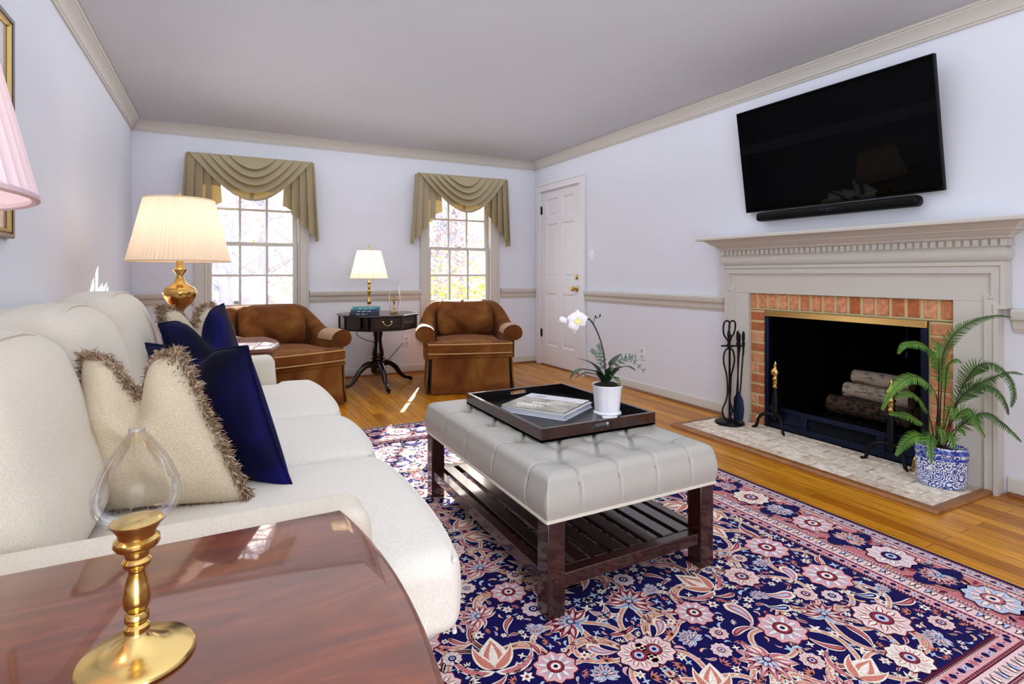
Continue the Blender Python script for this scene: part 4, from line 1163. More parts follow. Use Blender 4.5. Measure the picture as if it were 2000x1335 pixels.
def top_h(x, y):
    e = min(x, WX - x, y, WY - y); r = .032
    h = zt - .012 * 0
    d = min(math.hypot(x - a, y - b2) for a, b2 in buttons)
    h -= .036 * math.exp(-(d / .018) ** 2) + .012 * math.exp(-(d / .05) ** 2)
    ds = min(segd(x, y, *s) for s in segs)
    h -= .013 * math.exp(-(ds / .006) ** 2)
    de = min(segd(x, y, *s) for s in edges_seg)
    h -= .010 * math.exp(-(de / .0045) ** 2)
    if e < r: h -= r - math.sqrt(max(0, r * r - (r - e) ** 2))
    h -= .006 * (1 - sstep(0, .16, e))
    return h
def side_in(x, y, on):  # pleat recess on the sides
    return 0
ot_m = MB()
def gx(n, W): 
    out = [0, .0015, .005, .010, .017, .026]; core = [lerp(.034, W - .034, k / n) for k in range(n + 1)]
    return out + core + [W - q for q in out[::-1]]
GX, GY = gx(nx_, WX), gx(ny_, WY)
vs = [(OX0 + x, OY0 + y, top_h(x, y)) for x in GX for y in GY]; nyy = len(GY)
fs = [(i * nyy + j, (i + 1) * nyy + j, (i + 1) * nyy + j + 1, i * nyy + j + 1) for i in range(len(GX) - 1) for j in range(nyy - 1)]
ot_m.add(vs, fs)
per = [(x, 0) for x in GX[:-1]] + [(WX, y) for y in GY[:-1]] + [(x, WY) for x in GX[:0:-1]] + [(0, y) for y in GY[:0:-1]]
rings = []
for f in [k / 8 for k in range(9)]:
    ring = []
    for x, y in per:
        z0 = top_h(x, y); bul = .012 * math.sin(PI * min(1, f * 1.0))
        de = min([abs(y - s[1][1]) for s in edges_seg if (s[1][0] in (0, WX)) and s[1][0] == x] + [abs(x - s[1][0]) for s in edges_seg if s[1][1] in (0, WY) and s[1][1] == y and s[1][0] not in (0, WX)] + [9])
        bul -= .008 * math.exp(-(de / .004) ** 2) * (1 - f * .5)
        ccx = -1 if x == 0 else (1 if x == WX else 0); ccy = -1 if y == 0 else (1 if y == WY else 0)
        k_ = bul / (math.hypot(ccx, ccy) or 1)
        ring.append((OX0 + x + ccx * k_, OY0 + y + ccy * k_, lerp(z0, zb_, f)))
    rings.append(ring)
ot_m.loft(rings, True, False)
ot_m.add([(OX0, OY0, zb_), (OX1, OY0, zb_), (OX1, OY1, zb_), (OX0, OY1, zb_)], [(0, 3, 2, 1)])
cush = ot_m.build('cushion', LEATH, ot, smooth=50, weld='all')
MB().ring_tube([(OX0 + x + (-.002 if x == 0 else .002 if x == WX else 0), OY0 + y + (-.002 if y == 0 else .002 if y == WY else 0), zb_ + .004) for x, y in per], .006, 6).build('welt', mat('pale_leather_welt', srgb(214, 206, 192), .5), cush)
bt = MB()
for x, y in buttons:
    if OX0 + x > 1.03 and OX0 + x < 1.55 and 1.75 < OY0 + y < 2.40: continue
    bt.lathe([(0, -.004), (.011, -.004), (.013, 0), (.010, .004), (.004, .006), (0, .006)], (OX0 + x, OY0 + y, top_h(x, y) + .003), 14)
bt.build('tuft_button', LEATH, cush)
lw_ = .064
for x in (OX0 + .002, OX1 - .002 - lw_):
    for y in (OY0 + .002, OY1 - .002 - lw_):
        MB().box(x, y, RUGZ, x + lw_, y + lw_, zb_ + .004).build('leg', DARKW, ot, bevel=.003)
rl = MB(); rz0, rz1 = .098, .140
for y in (OY0 + .010, OY1 - .010 - .04): MB().box(OX0 + .066, y, rz0, OX1 - .066, y + .04, rz1).build('end_rail', DARKW, ot, bevel=.003)
for x in (OX0 + .010, OX1 - .010 - .04): MB().box(x, OY0 + .066, rz0, x + .04, OY1 - .066, rz1).build('side_rail', DARKW, ot, bevel=.003)
for k in range(8):
    x = OX0 + .066 + k * .0745
    MB().box(x, OY0 + .050, .126, x + .052, OY1 - .050, .142).build('shelf_slat', SLATW, ot, bevel=.002)

# tray
TRX0, TRX1, TRY0, TRY1 = 1.026, 1.566, 1.722, 2.412
tz0, tz1 = .4625, .512
tr = thing('serving_tray', 'dark wooden serving tray with cut-out handles resting on the ottoman', 'tray', ((TRX0 + TRX1) / 2, (TRY0 + TRY1) / 2, tz0))
BLT = mat('black_lacquer', srgb(14, 12, 14), .25, spec=.5)
MB().box(TRX0, TRY0, tz0, TRX1, TRY1, tz0 + .008).build('tray_bottom', BLT, tr)
for x in (TRX0, TRX1 - .016): MB().box(x, TRY0 + .016, tz0, x + .016, TRY1 - .016, tz1).build('side_wall', DARKW, tr, bevel=.001)
for y in (TRY0, TRY1 - .016):
    c0, c1, z0, z1 = (TRX0 + TRX1) / 2 - .045, (TRX0 + TRX1) / 2 + .045, tz0 + .022, tz1 - .010
    cap = [(c0 + (z1 - z0) / 2 - (z1 - z0) / 2 * math.sin(a), (z0 + z1) / 2 + (z1 - z0) / 2 * math.cos(a)) for a in [PI * k / 8 for k in range(9)]] + [(c1 - (z1 - z0) / 2 + (z1 - z0) / 2 * math.sin(a), (z0 + z1) / 2 - (z1 - z0) / 2 * math.cos(a)) for a in [PI * k / 8 for k in range(9)]]
    e = MB()
    n_ = len(cap)
    # outer rectangle mapped around the slot
    outer = []
    for qx, qz in cap:
        outer.append((TRX0 if qx < (c0 + c1) / 2 else TRX1, tz1 if qz > (z0 + z1) / 2 else tz0))
    for yy, fl in ((y, 1), (y + .016, -1)):
        vs = [(qx, yy, qz) for qx, qz in cap] + [(c0 + .012, yy, tz1), (TRX0, yy, tz1), (TRX0, yy, tz0), (c0 + .012, yy, tz0), (c1 - .012, yy, tz0), (TRX1, yy, tz0), (TRX1, yy, tz1), (c1 - .012, yy, tz1)]
        N0 = n_
        fs = [tuple(list(range(0, 9)) + [N0 + 3, N0 + 2, N0 + 1, N0 + 0]), tuple(list(range(9, 18)) + [N0 + 7, N0 + 6, N0 + 5, N0 + 4]), (8, 9, N0 + 4, N0 + 3), (17, 0, N0 + 0, N0 + 7)]
        e.add(vs, fs)
    e.loft([[(qx, y, qz) for qx, qz in cap], [(qx, y + .016, qz) for qx, qz in cap]], True, False)
    rc = [(TRX0, tz0), (TRX1, tz0), (TRX1, tz1), (TRX0, tz1)]
    e.loft([[(qx, y, qz) for qx, qz in rc], [(qx, y + .016, qz) for qx, qz in rc]], True, False)
    e.build('handle_wall', DARKW, tr, smooth=20)
    yi = y + .0161 if y == TRY0 else y - .0013
    l2 = MB()
    for xa, xb, za, zc in ((TRX0 + .017, c0, tz0 + .0085, tz1 - .003), (c1, TRX1 - .017, tz0 + .0085, tz1 - .003), (c0, c1, tz0 + .0085, z0 - .001), (c0, c1, z1 + .001, tz1 - .003)):
        l2.box(xa, yi, za, xb, yi + .0012, zc)
    l2.build('inner_lining', BLT, tr, smooth=0)
for x, dx in ((TRX0 + .0160, .0012), (TRX1 - .0172, .0012)): MB().box(x, TRY0 + .0165, tz0 + .0085, x + dx, TRY1 - .0165, tz1 - .003).build('inner_lining', BLT, tr, smooth=0)
FRONDS = [[(-0.006, 0.004, 0.16), (-0.005, 0.003, 0.302), (-0.01, -0.006, 0.518), (-0.02, -0.012, 0.618), (-0.021, -0.034, 0.706), (-0.012, -0.083, 0.787), (0.018, -0.145, 0.838), (0.035, -0.21, 0.861), (0.049, -0.262, 0.858)], [(-0.012, 0.007, 0.16), (-0.015, 0.009, 0.302), (-0.032, -0.005, 0.562), (-0.071, -0.008, 0.65), (-0.142, -0.004, 0.703), (-0.224, 0.005, 0.72), (-0.305, 0.014, 0.717), (-0.354, 0.017, 0.676)], [(-0.006, 0.004, 0.16), (-0.044, -0.01, 0.353), (-0.101, -0.037, 0.628), (-0.165, -0.06, 0.717), (-0.196, -0.077, 0.728), (-0.229, -0.094, 0.665)], [(0.0, 0.0, 0.16), (0.013, -0.006, 0.345), (-0.001, -0.022, 0.548), (-0.02, -0.045, 0.616), (-0.025, -0.077, 0.642), (-0.027, -0.098, 0.624)], [(-0.018, 0.01, 0.16), (-0.022, 0.012, 0.274), (-0.073, -0.018, 0.414), (-0.145, -0.036, 0.494), (-0.25, -0.037, 0.558), (-0.354, -0.028, 0.573), (-0.45, -0.011, 0.519), (-0.517, 0.001, 0.433)], [(-0.018, 0.01, 0.167), (-0.044, 0.024, 0.31), (-0.125, 0.01, 0.4), (-0.207, 0.008, 0.465), (-0.289, 0.017, 0.485), (-0.352, 0.028, 0.469)], [(-0.025, 0.014, 0.16), (-0.056, 0.03, 0.274), (-0.133, 0.025, 0.327), (-0.226, 0.029, 0.366), (-0.297, 0.044, 0.381), (-0.361, 0.055, 0.386)], [(-0.025, 0.014, 0.16), (-0.101, -0.003, 0.232), (-0.194, -0.011, 0.275), (-0.281, -0.01, 0.28), (-0.355, -0.005, 0.249), (-0.406, -0.0, 0.205)], [(-0.012, 0.007, 0.16), (-0.093, -0.018, 0.249), (-0.174, -0.043, 0.287), (-0.229, -0.06, 0.266), (-0.248, -0.072, 0.218), (-0.257, -0.079, 0.169)], [(-0.006, 0.004, 0.16), (-0.057, -0.038, 0.249), (-0.085, -0.068, 0.289), (-0.102, -0.093, 0.27), (-0.122, -0.105, 0.222)], [(-0.006, 0.004, 0.16), (-0.01, -0.017, 0.28), (-0.041, -0.046, 0.361), (-0.061, -0.069, 0.416), (-0.084, -0.091, 0.403), (-0.11, -0.1, 0.361)], [(0.0, 0.0, 0.16), (0.044, -0.023, 0.345), (0.023, -0.068, 0.47), (0.006, -0.116, 0.569), (-0.006, -0.166, 0.629), (-0.008, -0.221, 0.634), (-0.013, -0.275, 0.584), (-0.016, -0.296, 0.517), (-0.043, -0.293, 0.455)], [(0.013, -0.006, 0.16), (0.011, -0.062, 0.414), (0.012, -0.119, 0.501), (0.011, -0.186, 0.557), (-0.004, -0.246, 0.598), (-0.009, -0.289, 0.612), (-0.005, -0.325, 0.604)], [(0.004, -0.001, 0.16), (0.021, -0.033, 0.35), (0.011, -0.073, 0.444), (0.012, -0.13, 0.51), (0.011, -0.186, 0.53), (0.009, -0.23, 0.502), (0.013, -0.255, 0.454), (0.011, -0.265, 0.404)], [(0.007, -0.003, 0.16), (0.009, -0.038, 0.268), (0.012, -0.085, 0.321), (0.012, -0.13, 0.373), (-0.001, -0.191, 0.402), (-0.017, -0.25, 0.372), (-0.021, -0.293, 0.337), (-0.026, -0.325, 0.305)], [(0.004, -0.001, 0.16), (0.009, -0.027, 0.294), (0.011, -0.073, 0.374), (0.006, -0.116, 0.405), (-0.012, -0.14, 0.378), (-0.024, -0.168, 0.333), (-0.022, -0.191, 0.292)], [(-0.015, 0.009, 0.16), (-0.052, -0.017, 0.229), (-0.13, -0.044, 0.302), (-0.173, -0.078, 0.33), (-0.195, -0.1, 0.285), (-0.213, -0.102, 0.255)], [(0.013, -0.006, 0.16), (0.016, -0.042, 0.24), (-0.001, -0.067, 0.291), (-0.0, -0.09, 0.297), (-0.012, -0.106, 0.275)]]
ORCH = {'stem': [(-0.004, 0.002, 0.178), (-0.008, 0.004, 0.234), (-0.013, 0.006, 0.285), (-0.026, 0.013, 0.343), (-0.042, 0.022, 0.388), (-0.066, 0.023, 0.42), (-0.09, 0.024, 0.429), (-0.116, 0.027, 0.428)], 'bud1': [(-0.116, 0.027, 0.428), (-0.137, 0.038, 0.424), (-0.159, 0.049, 0.422), (-0.173, 0.057, 0.422)], 'bud2': [(-0.116, 0.027, 0.428), (-0.136, 0.026, 0.408), (-0.149, 0.021, 0.399)], 'side': [(-0.048, 0.025, 0.397), (-0.048, 0.025, 0.417), (-0.042, 0.022, 0.427), (-0.026, 0.013, 0.432)], 'flower': [(-0.132, 0.018, 0.425)], 'leaves': [[(-0.011, 0.006, 0.172), (-0.051, 0.004, 0.231), (-0.093, 0.003, 0.259), (-0.142, 0.006, 0.276)], [(-0.011, 0.006, 0.166), (-0.063, -0.024, 0.216), (-0.142, -0.039, 0.237), (-0.19, -0.047, 0.229), (-0.213, -0.046, 0.205)], [(-0.008, 0.004, 0.166), (-0.057, -0.015, 0.204), (-0.116, -0.019, 0.218), (-0.164, -0.016, 0.204)], [(-0.002, 0.001, 0.172), (-0.002, -0.022, 0.237), (0.031, -0.017, 0.265), (0.07, -0.003, 0.281)], [(-0.0, -0.0, 0.17), (0.003, -0.058, 0.228), (0.012, -0.109, 0.247), (0.024, -0.148, 0.236)], [(-0.002, 0.001, 0.17), (0.049, 0.03, 0.198), (0.098, 0.038, 0.206)]], 'greens': [[(0.001, 0.022, 0.179), (-0.01, 0.027, 0.241), (-0.025, 0.035, 0.278), (-0.043, 0.045, 0.295)], [(0.009, 0.029, 0.177), (0.01, 0.04, 0.248), (0.002, 0.044, 0.29), (-0.007, 0.049, 0.313)], [(0.003, -0.002, 0.178), (0.034, -0.018, 0.234), (0.067, -0.058, 0.266), (0.107, -0.091, 0.225)], [(0.022, 0.022, 0.173), (0.044, 0.01, 0.235), (0.078, -0.019, 0.268), (0.111, -0.036, 0.268)], [(-0.015, -0.026, 0.176), (-0.006, -0.054, 0.202), (-0.008, -0.075, 0.192)]]}
# ---------------------------------------------------------------- book and magazine in the tray
bx_, by_, ba = 1.289, 2.109, math.radians(30.5)
WHITEP = mat('white_book_jacket', srgb(226, 228, 238), .35)
bb = thing('art_book', 'thick white coffee-table book lying in the tray under the magazine', 'book', (bx_, by_, tz0 + .008), ba, local=True)
MB().box(-.138, -.150, .003, .137, .152, .021).build('pages', mat('white_pages', srgb(232, 234, 242), .8, bump=(500, .3, (1, 1, 30))), bb, smooth=0)
MB().box(-.14, -.155, 0, .14, .155, .003).box(-.14, -.155, .021, .14, .155, .024).box(-.14, .152, 0, .14, .155, .024).build('cover', WHITEP, bb, bevel=.001)
mg = thing('magazine', 'grey and cream magazine with pale cover script on top of the white book', 'magazine', (bx_ - .004, by_ + .004, tz0 + .032), ba + .015, local=True)
MB().box(-.136, -.150, 0, .136, .150, .006).build('pages', PAGE, mg, smooth=0)
MGC = mat('magazine_picture_cover', srgb(150, 146, 132), .22, coat=.4, var=(11, srgb(206, 200, 184), (1, 1, 1), .38, .62))
MB().box(-.137, -.151, .006, .052, .151, .0072).build('cover', MGC, mg, smooth=0)
MB().box(.056, -.151, .006, .137, .151, .0072).build('cover_panel', mat('magazine_white_panel', srgb(226, 226, 232), .22, coat=.4), mg, smooth=0, label='white side panel of the cover')
MB().box(.052, -.151, .0062, .056, .151, .0074).box(-.137, -.1515, .0055, .137, -.149, .0074).build('cover_line', mat('magazine_ink', srgb(70, 68, 72), .4), mg, smooth=0)
sc_ = MB(); rr = random.Random(4)
def scribble(x0, y0, n, h, stp, mi):
    pts = []
    for k in range(n):
        pts += [(x0 + k * stp * .0, y0 + k * stp, .0078), (x0 - h * rr.uniform(.6, 1), y0 + (k + .35) * stp, .0078), (x0 - h * .1, y0 + (k + .7) * stp, .0078)]
    sc_.tube(crom(pts, 4), .0016, 5, mi, flat=.25)
M4 = mat('cover_script_white', srgb(238, 238, 236), .4)
for x0, y0, n, h, stp in ((-.070, -.02, 6, .030, .022), (-.02, -.03, 5, .022, .018)):
    # large script runs along the cover's long side
    pts = []
    for k in range(n):
        pts += [(x0, y0 + k * stp, .0078), (x0 - h * rr.uniform(.5, 1), y0 + (k + .35) * stp, .0078), (x0 + h * .1, y0 + (k + .7) * stp, .0078)]
    sc_.tube(crom(pts, 4), .0020, 5)
sc_.build('cover_script', M4, mg, smooth=0)
MB().box(.085, .06, .0072, .089, .105, .0076).box(.094, .05, .0072, .097, .11, .0076).box(.100, .05, .0072, .103, .09, .0076).build('cover_text', mat('cover_text_grey', srgb(120, 120, 130), .5), mg, smooth=0)

# ---------------------------------------------------------------- orchid in the tray
ORX, ORY = 1.372, 1.786
oc = thing('orchid_plant', 'white orchid with fern greens in a footed white ceramic pot on the tray', 'plant', (ORX, ORY, tz0 + .008), local=True)
POTW = mat('white_glazed_ceramic', srgb(226, 226, 234), .25, coat=.3)
def flute(a, z): return -.030 * (abs(math.cos(a * 4)) ** 14)
pt = MB().lathe([(.0, .041), (.036, .041), (.046, .043), (.054, .047), (.0560, .051), (.0535, .055), (.0495, .058), (.0515, .08), (.055, .12), (.0600, .155), (.0625, .160), (.0615, .163), (.057, .160), (.053, .12), (.0, .12)], n=64, ripple=flute).build('pot', POTW, oc, smooth=50)
ft = MB()
for k in range(3):
    a = 2 * PI * k / 3 - PI / 2 - .46
    for s in (0,):
        c, sn = math.cos(a), math.sin(a)
        tt = Vector((-sn, c, 0)); rd = Vector((c, sn, 0))
        ring = []
        for z, w_, r_ in ((.001, .005, .064), (.012, .009, .060), (.028, .018, .053), (.046, .032, .048)):
            ring.append([rd * r_ - tt * w_ + Vector((0, 0, z)), rd * (r_ + .006) + Vector((0, 0, z)), rd * r_ + tt * w_ + Vector((0, 0, z)), rd * (r_ - .010) + Vector((0, 0, z))])
        ft.loft(ring, True, True)
ft.build('pot_foot', POTW, pt, smooth=30)
MB().lathe([(0, .172), (.015, .173), (.035, .168), (.050, .161), (.0555, .156)], n=24, cap=False).build('moss', mat('dark_moss', srgb(34, 30, 18), .95, bump=(80, 1, (1, 1, 1), .01)), oc)
OL = mat('orchid_leaf_green', srgb(34, 58, 34), .35, var=(8, srgb(20, 36, 26)))
def strap(mb, pts, w, up=Vector((0, 0, 1)), fold=.25):
    P = crom(pts, 5); n = len(P); L_, Rr, Cc = [], [], []
    for i, p in enumerate(P):
        t = (P[min(i + 1, n - 1)] - P[max(i - 1, 0)]).normalized()
        s = t.cross(up); s = s.normalized() if s.length > .05 else Vector((1, 0, 0))
        f = i / (n - 1); ww = w * (math.sin(PI * min(1, f * .82 + .18)) ** .7) if i < n - 1 else .0005
        nrm = s.cross(t).normalized()
        L_.append(p - s * ww + nrm * ww * fold); Rr.append(p + s * ww + nrm * ww * fold); Cc.append(p)
    b = len(mb.v); mb.v += L_ + Cc + Rr
    for i in range(n - 1):
        mb.f.append([b + i, b + i + 1, b + n + i + 1, b + n + i]); mb.m.append(0)
        mb.f.append([b + n + i, b + n + i + 1, b + 2 * n + i + 1, b + 2 * n + i]); mb.m.append(0)
for l in ORCH['leaves']:
    m_ = MB(); strap(m_, l, .016); m_.build('leaf', OL, oc, smooth=60)
STEM = mat('dark_green_stem', srgb(40, 44, 26), .5)
s_ = MB(); s_.tube(crom(ORCH['stem'], 6), .0030, 7)
so = s_.build('flower_stem', STEM, oc)
MB().tube(crom(ORCH['side'], 4), .0014, 5).lathe([(0, 0), (.0035, .004), (.003, .010), (0, .014)], ORCH['side'][-1], 8).lathe([(0, 0), (.0035, .004), (.003, .010), (0, .014)], ORCH['side'][2], 8).tube(crom(ORCH['bud1'], 3), .0014, 5).tube(crom(ORCH['bud2'], 3), .0014, 5).build('side_stem', STEM, so)
PETAL = mat('white_orchid_petal', srgb(246, 244, 248), .6, transl=(.3, (1, .98, 1, 1)))
def petal(mb, c, d, nrm, L_, W, cup=.2):
    d = d.normalized(); s = nrm.cross(d).normalized(); vs = []; n = 7
    for i in range(n):
        f = i / (n - 1); w = W * math.sin(PI * (.10 + .88 * f) ** .8) if 0 < i < n - 1 else W * .12
        for j in (-1, -.5, 0, .5, 1):
            vs.append(c + d * L_ * f + s * w * j + nrm * (cup * L_ * (-(f - .5) ** 2 + .25) - abs(j) * W * .18))
    b = len(mb.v); mb.v += vs
    for i in range(n - 1):
        for j in range(4): mb.f.append([b + i * 5 + j, b + i * 5 + j + 1, b + (i + 1) * 5 + j + 1, b + (i + 1) * 5 + j]); mb.m.append(0)
view = Vector((-.45, -.88, -.05)).normalized(); up_ = Vector((0, 0, 1)); sd_ = view.cross(up_).normalized(); up_ = sd_.cross(view).normalized()
fc = Vector(ORCH['flower'][0]); fl_ = MB()
for ang, L_, W in ((90, .040, .017), (215, .038, .016), (325, .038, .016), (12, .041, .027), (168, .041, .027)):
    a = math.radians(ang); petal(fl_, fc + view * (.002 if W < .025 else .005), sd_ * math.cos(a) + up_ * math.sin(a), view, L_, W)
fo = fl_.build('flower', PETAL, oc, smooth=60)
lp = MB()
for ang in (-90, -40, -140):
    a = math.radians(ang); petal(lp, fc + view * .008, sd_ * math.cos(a) + up_ * math.sin(a) + view * .6, view, .020, .008)
lp.lathe([(0, 0), (.004, .003), (.003, .008), (0, .010)], fc + view * .008, 8)
lp.build('flower_lip', mat('pale_yellow_lip', srgb(236, 226, 150), .6), fo)
# drooping second bloom and buds
for nm, key, sz in (('bud', 'bud1', .016), ('bud', 'bud2', .021)):
    p = Vector(ORCH[key][-1]); m_ = MB()
    m_.rbox((0, 0, 0), (sz * 1.15, sz * .75, sz * .8), sz * .74, 3, M=Matrix.Translation(p) @ Matrix.Rotation(.4, 4, 'Y')); 
    if key == 'bud2':
        petal(m_, p, Vector((.3, 0, -1)), view, .030, .008)
    m_.build(nm, PETAL, oc, smooth=70)
GR = mat('fern_green_dusty', srgb(62, 110, 78), .6, var=(14, srgb(38, 74, 52)))
for g in ORCH['greens']:
    P = crom(g, 6); m_ = MB(); m_.tube(P, .0010, 4)
    for i in range(3, len(P)):
        t = (P[i] - P[i - 1]).normalized(); s = t.cross(Vector((0, -1, .3))).normalized()
        f = i / len(P); ln = .020 * (1 - .55 * f)
        if i % 2: continue
        for sg in (-1, 1):
            d = (s * sg + t * .6).normalized()
            for q in range(3):
                c0 = P[i] + d * ln * (.15 + q * .36)
                for s2 in (-1, 1): petal(m_, c0, d * .5 + t * s2 * .8 + d * .4, Vector((0, -1, .3)).normalized(), ln * .34, .0020, .05)
    m_.build('fern_sprig', GR, oc, smooth=0)
rt = MB()
for k in range(7):
    a = RND.uniform(-1.2, .3); 
    rt.tube(crom([(.03 * math.cos(a), .03 * math.sin(a), .150), (.05 * math.cos(a), .05 * math.sin(a), .172 + RND.uniform(-.01, .008)), (.066 * math.cos(a + .2), .066 * math.sin(a + .2), .150 - RND.uniform(0, .03))], 4), .0014, 5)
rt.build('aerial_root', mat('pale_root', srgb(150, 140, 92), .8), oc)

# ---------------------------------------------------------------- fern in the blue and white pot
FR_ = Vector((3.19, 1.447, .019))
fe = thing('potted_fern', 'tall fern in a blue and white porcelain pot on the right end of the hearth', 'plant', tuple(FR_), local=True)
ox, oy, rzz = 1.06, .74, math.radians(-27)
def oval(prof, n=56):
    mb = MB(); Mx = Matrix.Rotation(math.radians(-64), 4, 'Z') @ Matrix.Diagonal((1.06, .70, 1, 1))
    mb.lathe(prof, n=n, M=Mx, cap=True); return mb
PORC = porcelain_mat(); BLUEB = mat('cobalt_band', srgb(40, 66, 168), .15, coat=.4, var=(60, srgb(120, 146, 214), (1, 1, 1), .52, .56))
po = oval([(0, 0), (.086, 0), (.094, .008), (.097, .03), (.099, .09), (.100, .150), (.101, .158), (.103, .165), (.103, .196), (.100, .200), (.094, .197), (.093, .15), (0, .15)]).build('pot', PORC, fe, smooth=50)
b2 = MB(); Mx = Matrix.Rotation(math.radians(-64), 4, 'Z') @ Matrix.Diagonal((1.06, .70, 1, 1))
for r, za, zc in ((.1037, .170, .192), (.1012, .140, .154)):
    b2.loft([[Mx @ Vector((r * math.cos(a), r * math.sin(a), z)) for a in [2 * PI * k / 56 for k in range(56)]] for z in (za, zc)], True, False)
b2.build('painted_band', BLUEB, po)
oval([(0, .182), (.05, .186), (.092, .178)], 32).build('soil', mat('dark_soil', srgb(28, 20, 14), 1, bump=(60, 1, (1, 1, 1), .01)), fe)
FG = mat('fern_frond_green', srgb(112, 164, 62), .5, var=(10, srgb(60, 112, 38)), transl=(.25, (.35, .65, .12, 1)))
FG2 = mat('fern_frond_dark', srgb(76, 112, 50), .5, var=(10, srgb(42, 72, 36)), transl=(.2, (.25, .5, .1, 1)))
FST = mat('fern_stem_brown', srgb(64, 44, 26), .6)
rr = random.Random(21)
for fi, fr_ in enumerate(FRONDS):
    P = crom(fr_, 9); n = len(P)
    # arc length
    Ls = [0]
    for i in range(1, n): Ls.append(Ls[-1] + (P[i] - P[i - 1]).length)
    tot = Ls[-1]
    st = {0: .42, 1: .52, 2: .62, 3: .60, 4: .42, 5: .45, 6: .45, 7: .28, 8: .3, 9: .35, 10: .4, 11: .45, 12: .52, 13: .42, 14: .30, 15: .42}.get(fi, .3)
    mb = MB(); mb.tube(P, [lerp(.0032, .0008, i / (n - 1)) for i in range(n)], 5, 1)
    k = 0; sgap = .0122; s = tot * st
    viewd = Vector((-.465, -.885, 0))
    wide = .060 if fi not in (5, 6, 9, 10, 16, 17) else .046
    while s < tot - .004:
        i = max(j for j in range(n) if Ls[j] <= s); f = (s - tot * st) / (tot * (1 - st))
        p = P[i].lerp(P[min(i + 1, n - 1)], (s - Ls[i]) / max(1e-6, (Ls[min(i + 1, n - 1)] - Ls[i])))
        t = (P[min(i + 1, n - 1)] - P[max(i - 1, 0)]).normalized()
        nr = (Vector((0, 0, 1)) * .75 + viewd * .65); nr = (nr - t * nr.dot(t)).normalized()
        side = t.cross(nr)
        ln = wide * min(1, (f + .06) * 4) ** .5 * (1 - f) ** .75 + .004
        for sg in (-1, 1):
            d = (side * sg * 1.0 + t * .55 - nr * .25 + Vector((rr.uniform(-.1, .1), rr.uniform(-.1, .1), rr.uniform(-.12, .08)))).normalized()
            # toothed pinna
            w = .0042 + ln * .022; q = 6
            e = d.cross(nr).normalized(); base = len(mb.v); up2 = []; dn = []
            for a in range(q + 1):
                g = a / q; ww = w * (1 - g) ** .6 * (1.0 if a % 1 == 0 else .6); c = p + d * ln * g - nr * ln * .16 * g * g
                up2.append(c + e * ww); dn.append(c - e * ww)
                if a < q:
                    c2 = p + d * ln * (g + .5 / q) - nr * ln * .16 * g * g
                    up2.append(c2 + e * ww * .62); dn.append(c2 - e * ww * .62)
            mb.v += up2 + dn; m2 = len(up2)
            for a in range(m2 - 1):
                mb.f.append([base + a, base + a + 1, base + m2 + a + 1, base + m2 + a]); mb.m.append(0)
        s += sgap * lerp(1, .6, f)
    mb.build('frond', [FG2 if fi in (0, 11, 12, 13, 14) else FG, FST], fe, smooth=0, weld=False)

# ---------------------------------------------------------------- andirons, logs
def andiron(label, x, y, mirror):
    a = thing('andiron', label, 'andiron', (x, y, .0), group='brass-topped andirons')
    zb = .0175
    MB().lathe([(.012, .352), (.020, .356), (.022, .366), (.014, .374), (.013, .382), (.026, .392), (.030, .404), (.029, .420), (.020, .432), (.012, .440), (.010, .446), (.015, .452), (.009, .458), (.010, .468), (.005, .480), (0, .486)], (x, y, 0), 20).lathe([(.010, .300), (.018, .304), (.020, .316), (.013, .324), (.018, .334), (.016, .352), (0, .353)], (x, y, 0), 20).build('finial', BRASS, a, label='brass urn finial')
    MB().lathe([(.014, .13), (.022, .14), (.020, .16), (.024, .20), (.018, .25), (.012, .29), (.011, .302), (0, .302)], (x, y, 0), 16).box(x - .018, y - .018, .085, x + .018, y + .018, .14).build('post', DARKMET, a)
    for s in (-1, 1):
        MB().tube(crom([(x, y, .115), (x - .03, y + s * .045, .125), (x - .055, y + s * .085, .095), (x - .062, y + s * .098, .045), (x - .068, y + s * .108, .026), (x - .082, y + s * .122, .0245)], 5), [.012] * 10 + [.010] * 10 + [.0075] * 6, 8).build('foot', DARKMET, a)
    MB().box(x, y - .012, .075, x + .36, y + .012, .100).box(x + .335, y - .010, .012, x + .36, y + .010, .08).build('log_bar', DARKMET, a)
    return a
andiron('andiron with brass finial standing at the left side of the firebox opening', 3.330, 2.485, 1)
andiron('andiron with brass finial partly behind the fern at the right side of the firebox', 3.330, 1.752, 1)
for lb, yy in (('small curved brass hook foot on the hearth at the left edge of the firebox', 2.600), ('small curved brass hook foot on the hearth beside the fern pot', 1.615)):
    tag(MB().tube(crom([(3.335, yy, .092), (3.322, yy - .0, .098), (3.300, yy + .004, .080), (3.288, yy + .006, .045), (3.282, yy + .008, .026), (3.272, yy + .010, .0235)], 5), [.010] * 12 + [.008] * 14, 8).lathe([(0, .088), (.012, .090), (.014, .100), (.006, .108), (0, .112)], (3.338, yy, 0), 12).build('screen_foot', BRASS, org=(3.30, yy, .017)), lb, 'fire screen foot', 'fire screen feet')
BARKW = mat('pale_birch_bark', srgb(168, 154, 138), .9, bump=(40, 1, (1, 3, 1), .01), var=(26, srgb(84, 70, 60), (1.5, .6, 1.5), .5, .66))
BARKD = mat('dark_rough_bark', srgb(84, 62, 44), .95, bump=(26, 1, (1, 4, 1), .02), var=(44, srgb(26, 19, 14), (1, .7, 1), .42, .58))
ENDG = mat('cut_log_end', srgb(150, 120, 88), .9, bump=(40, .5))
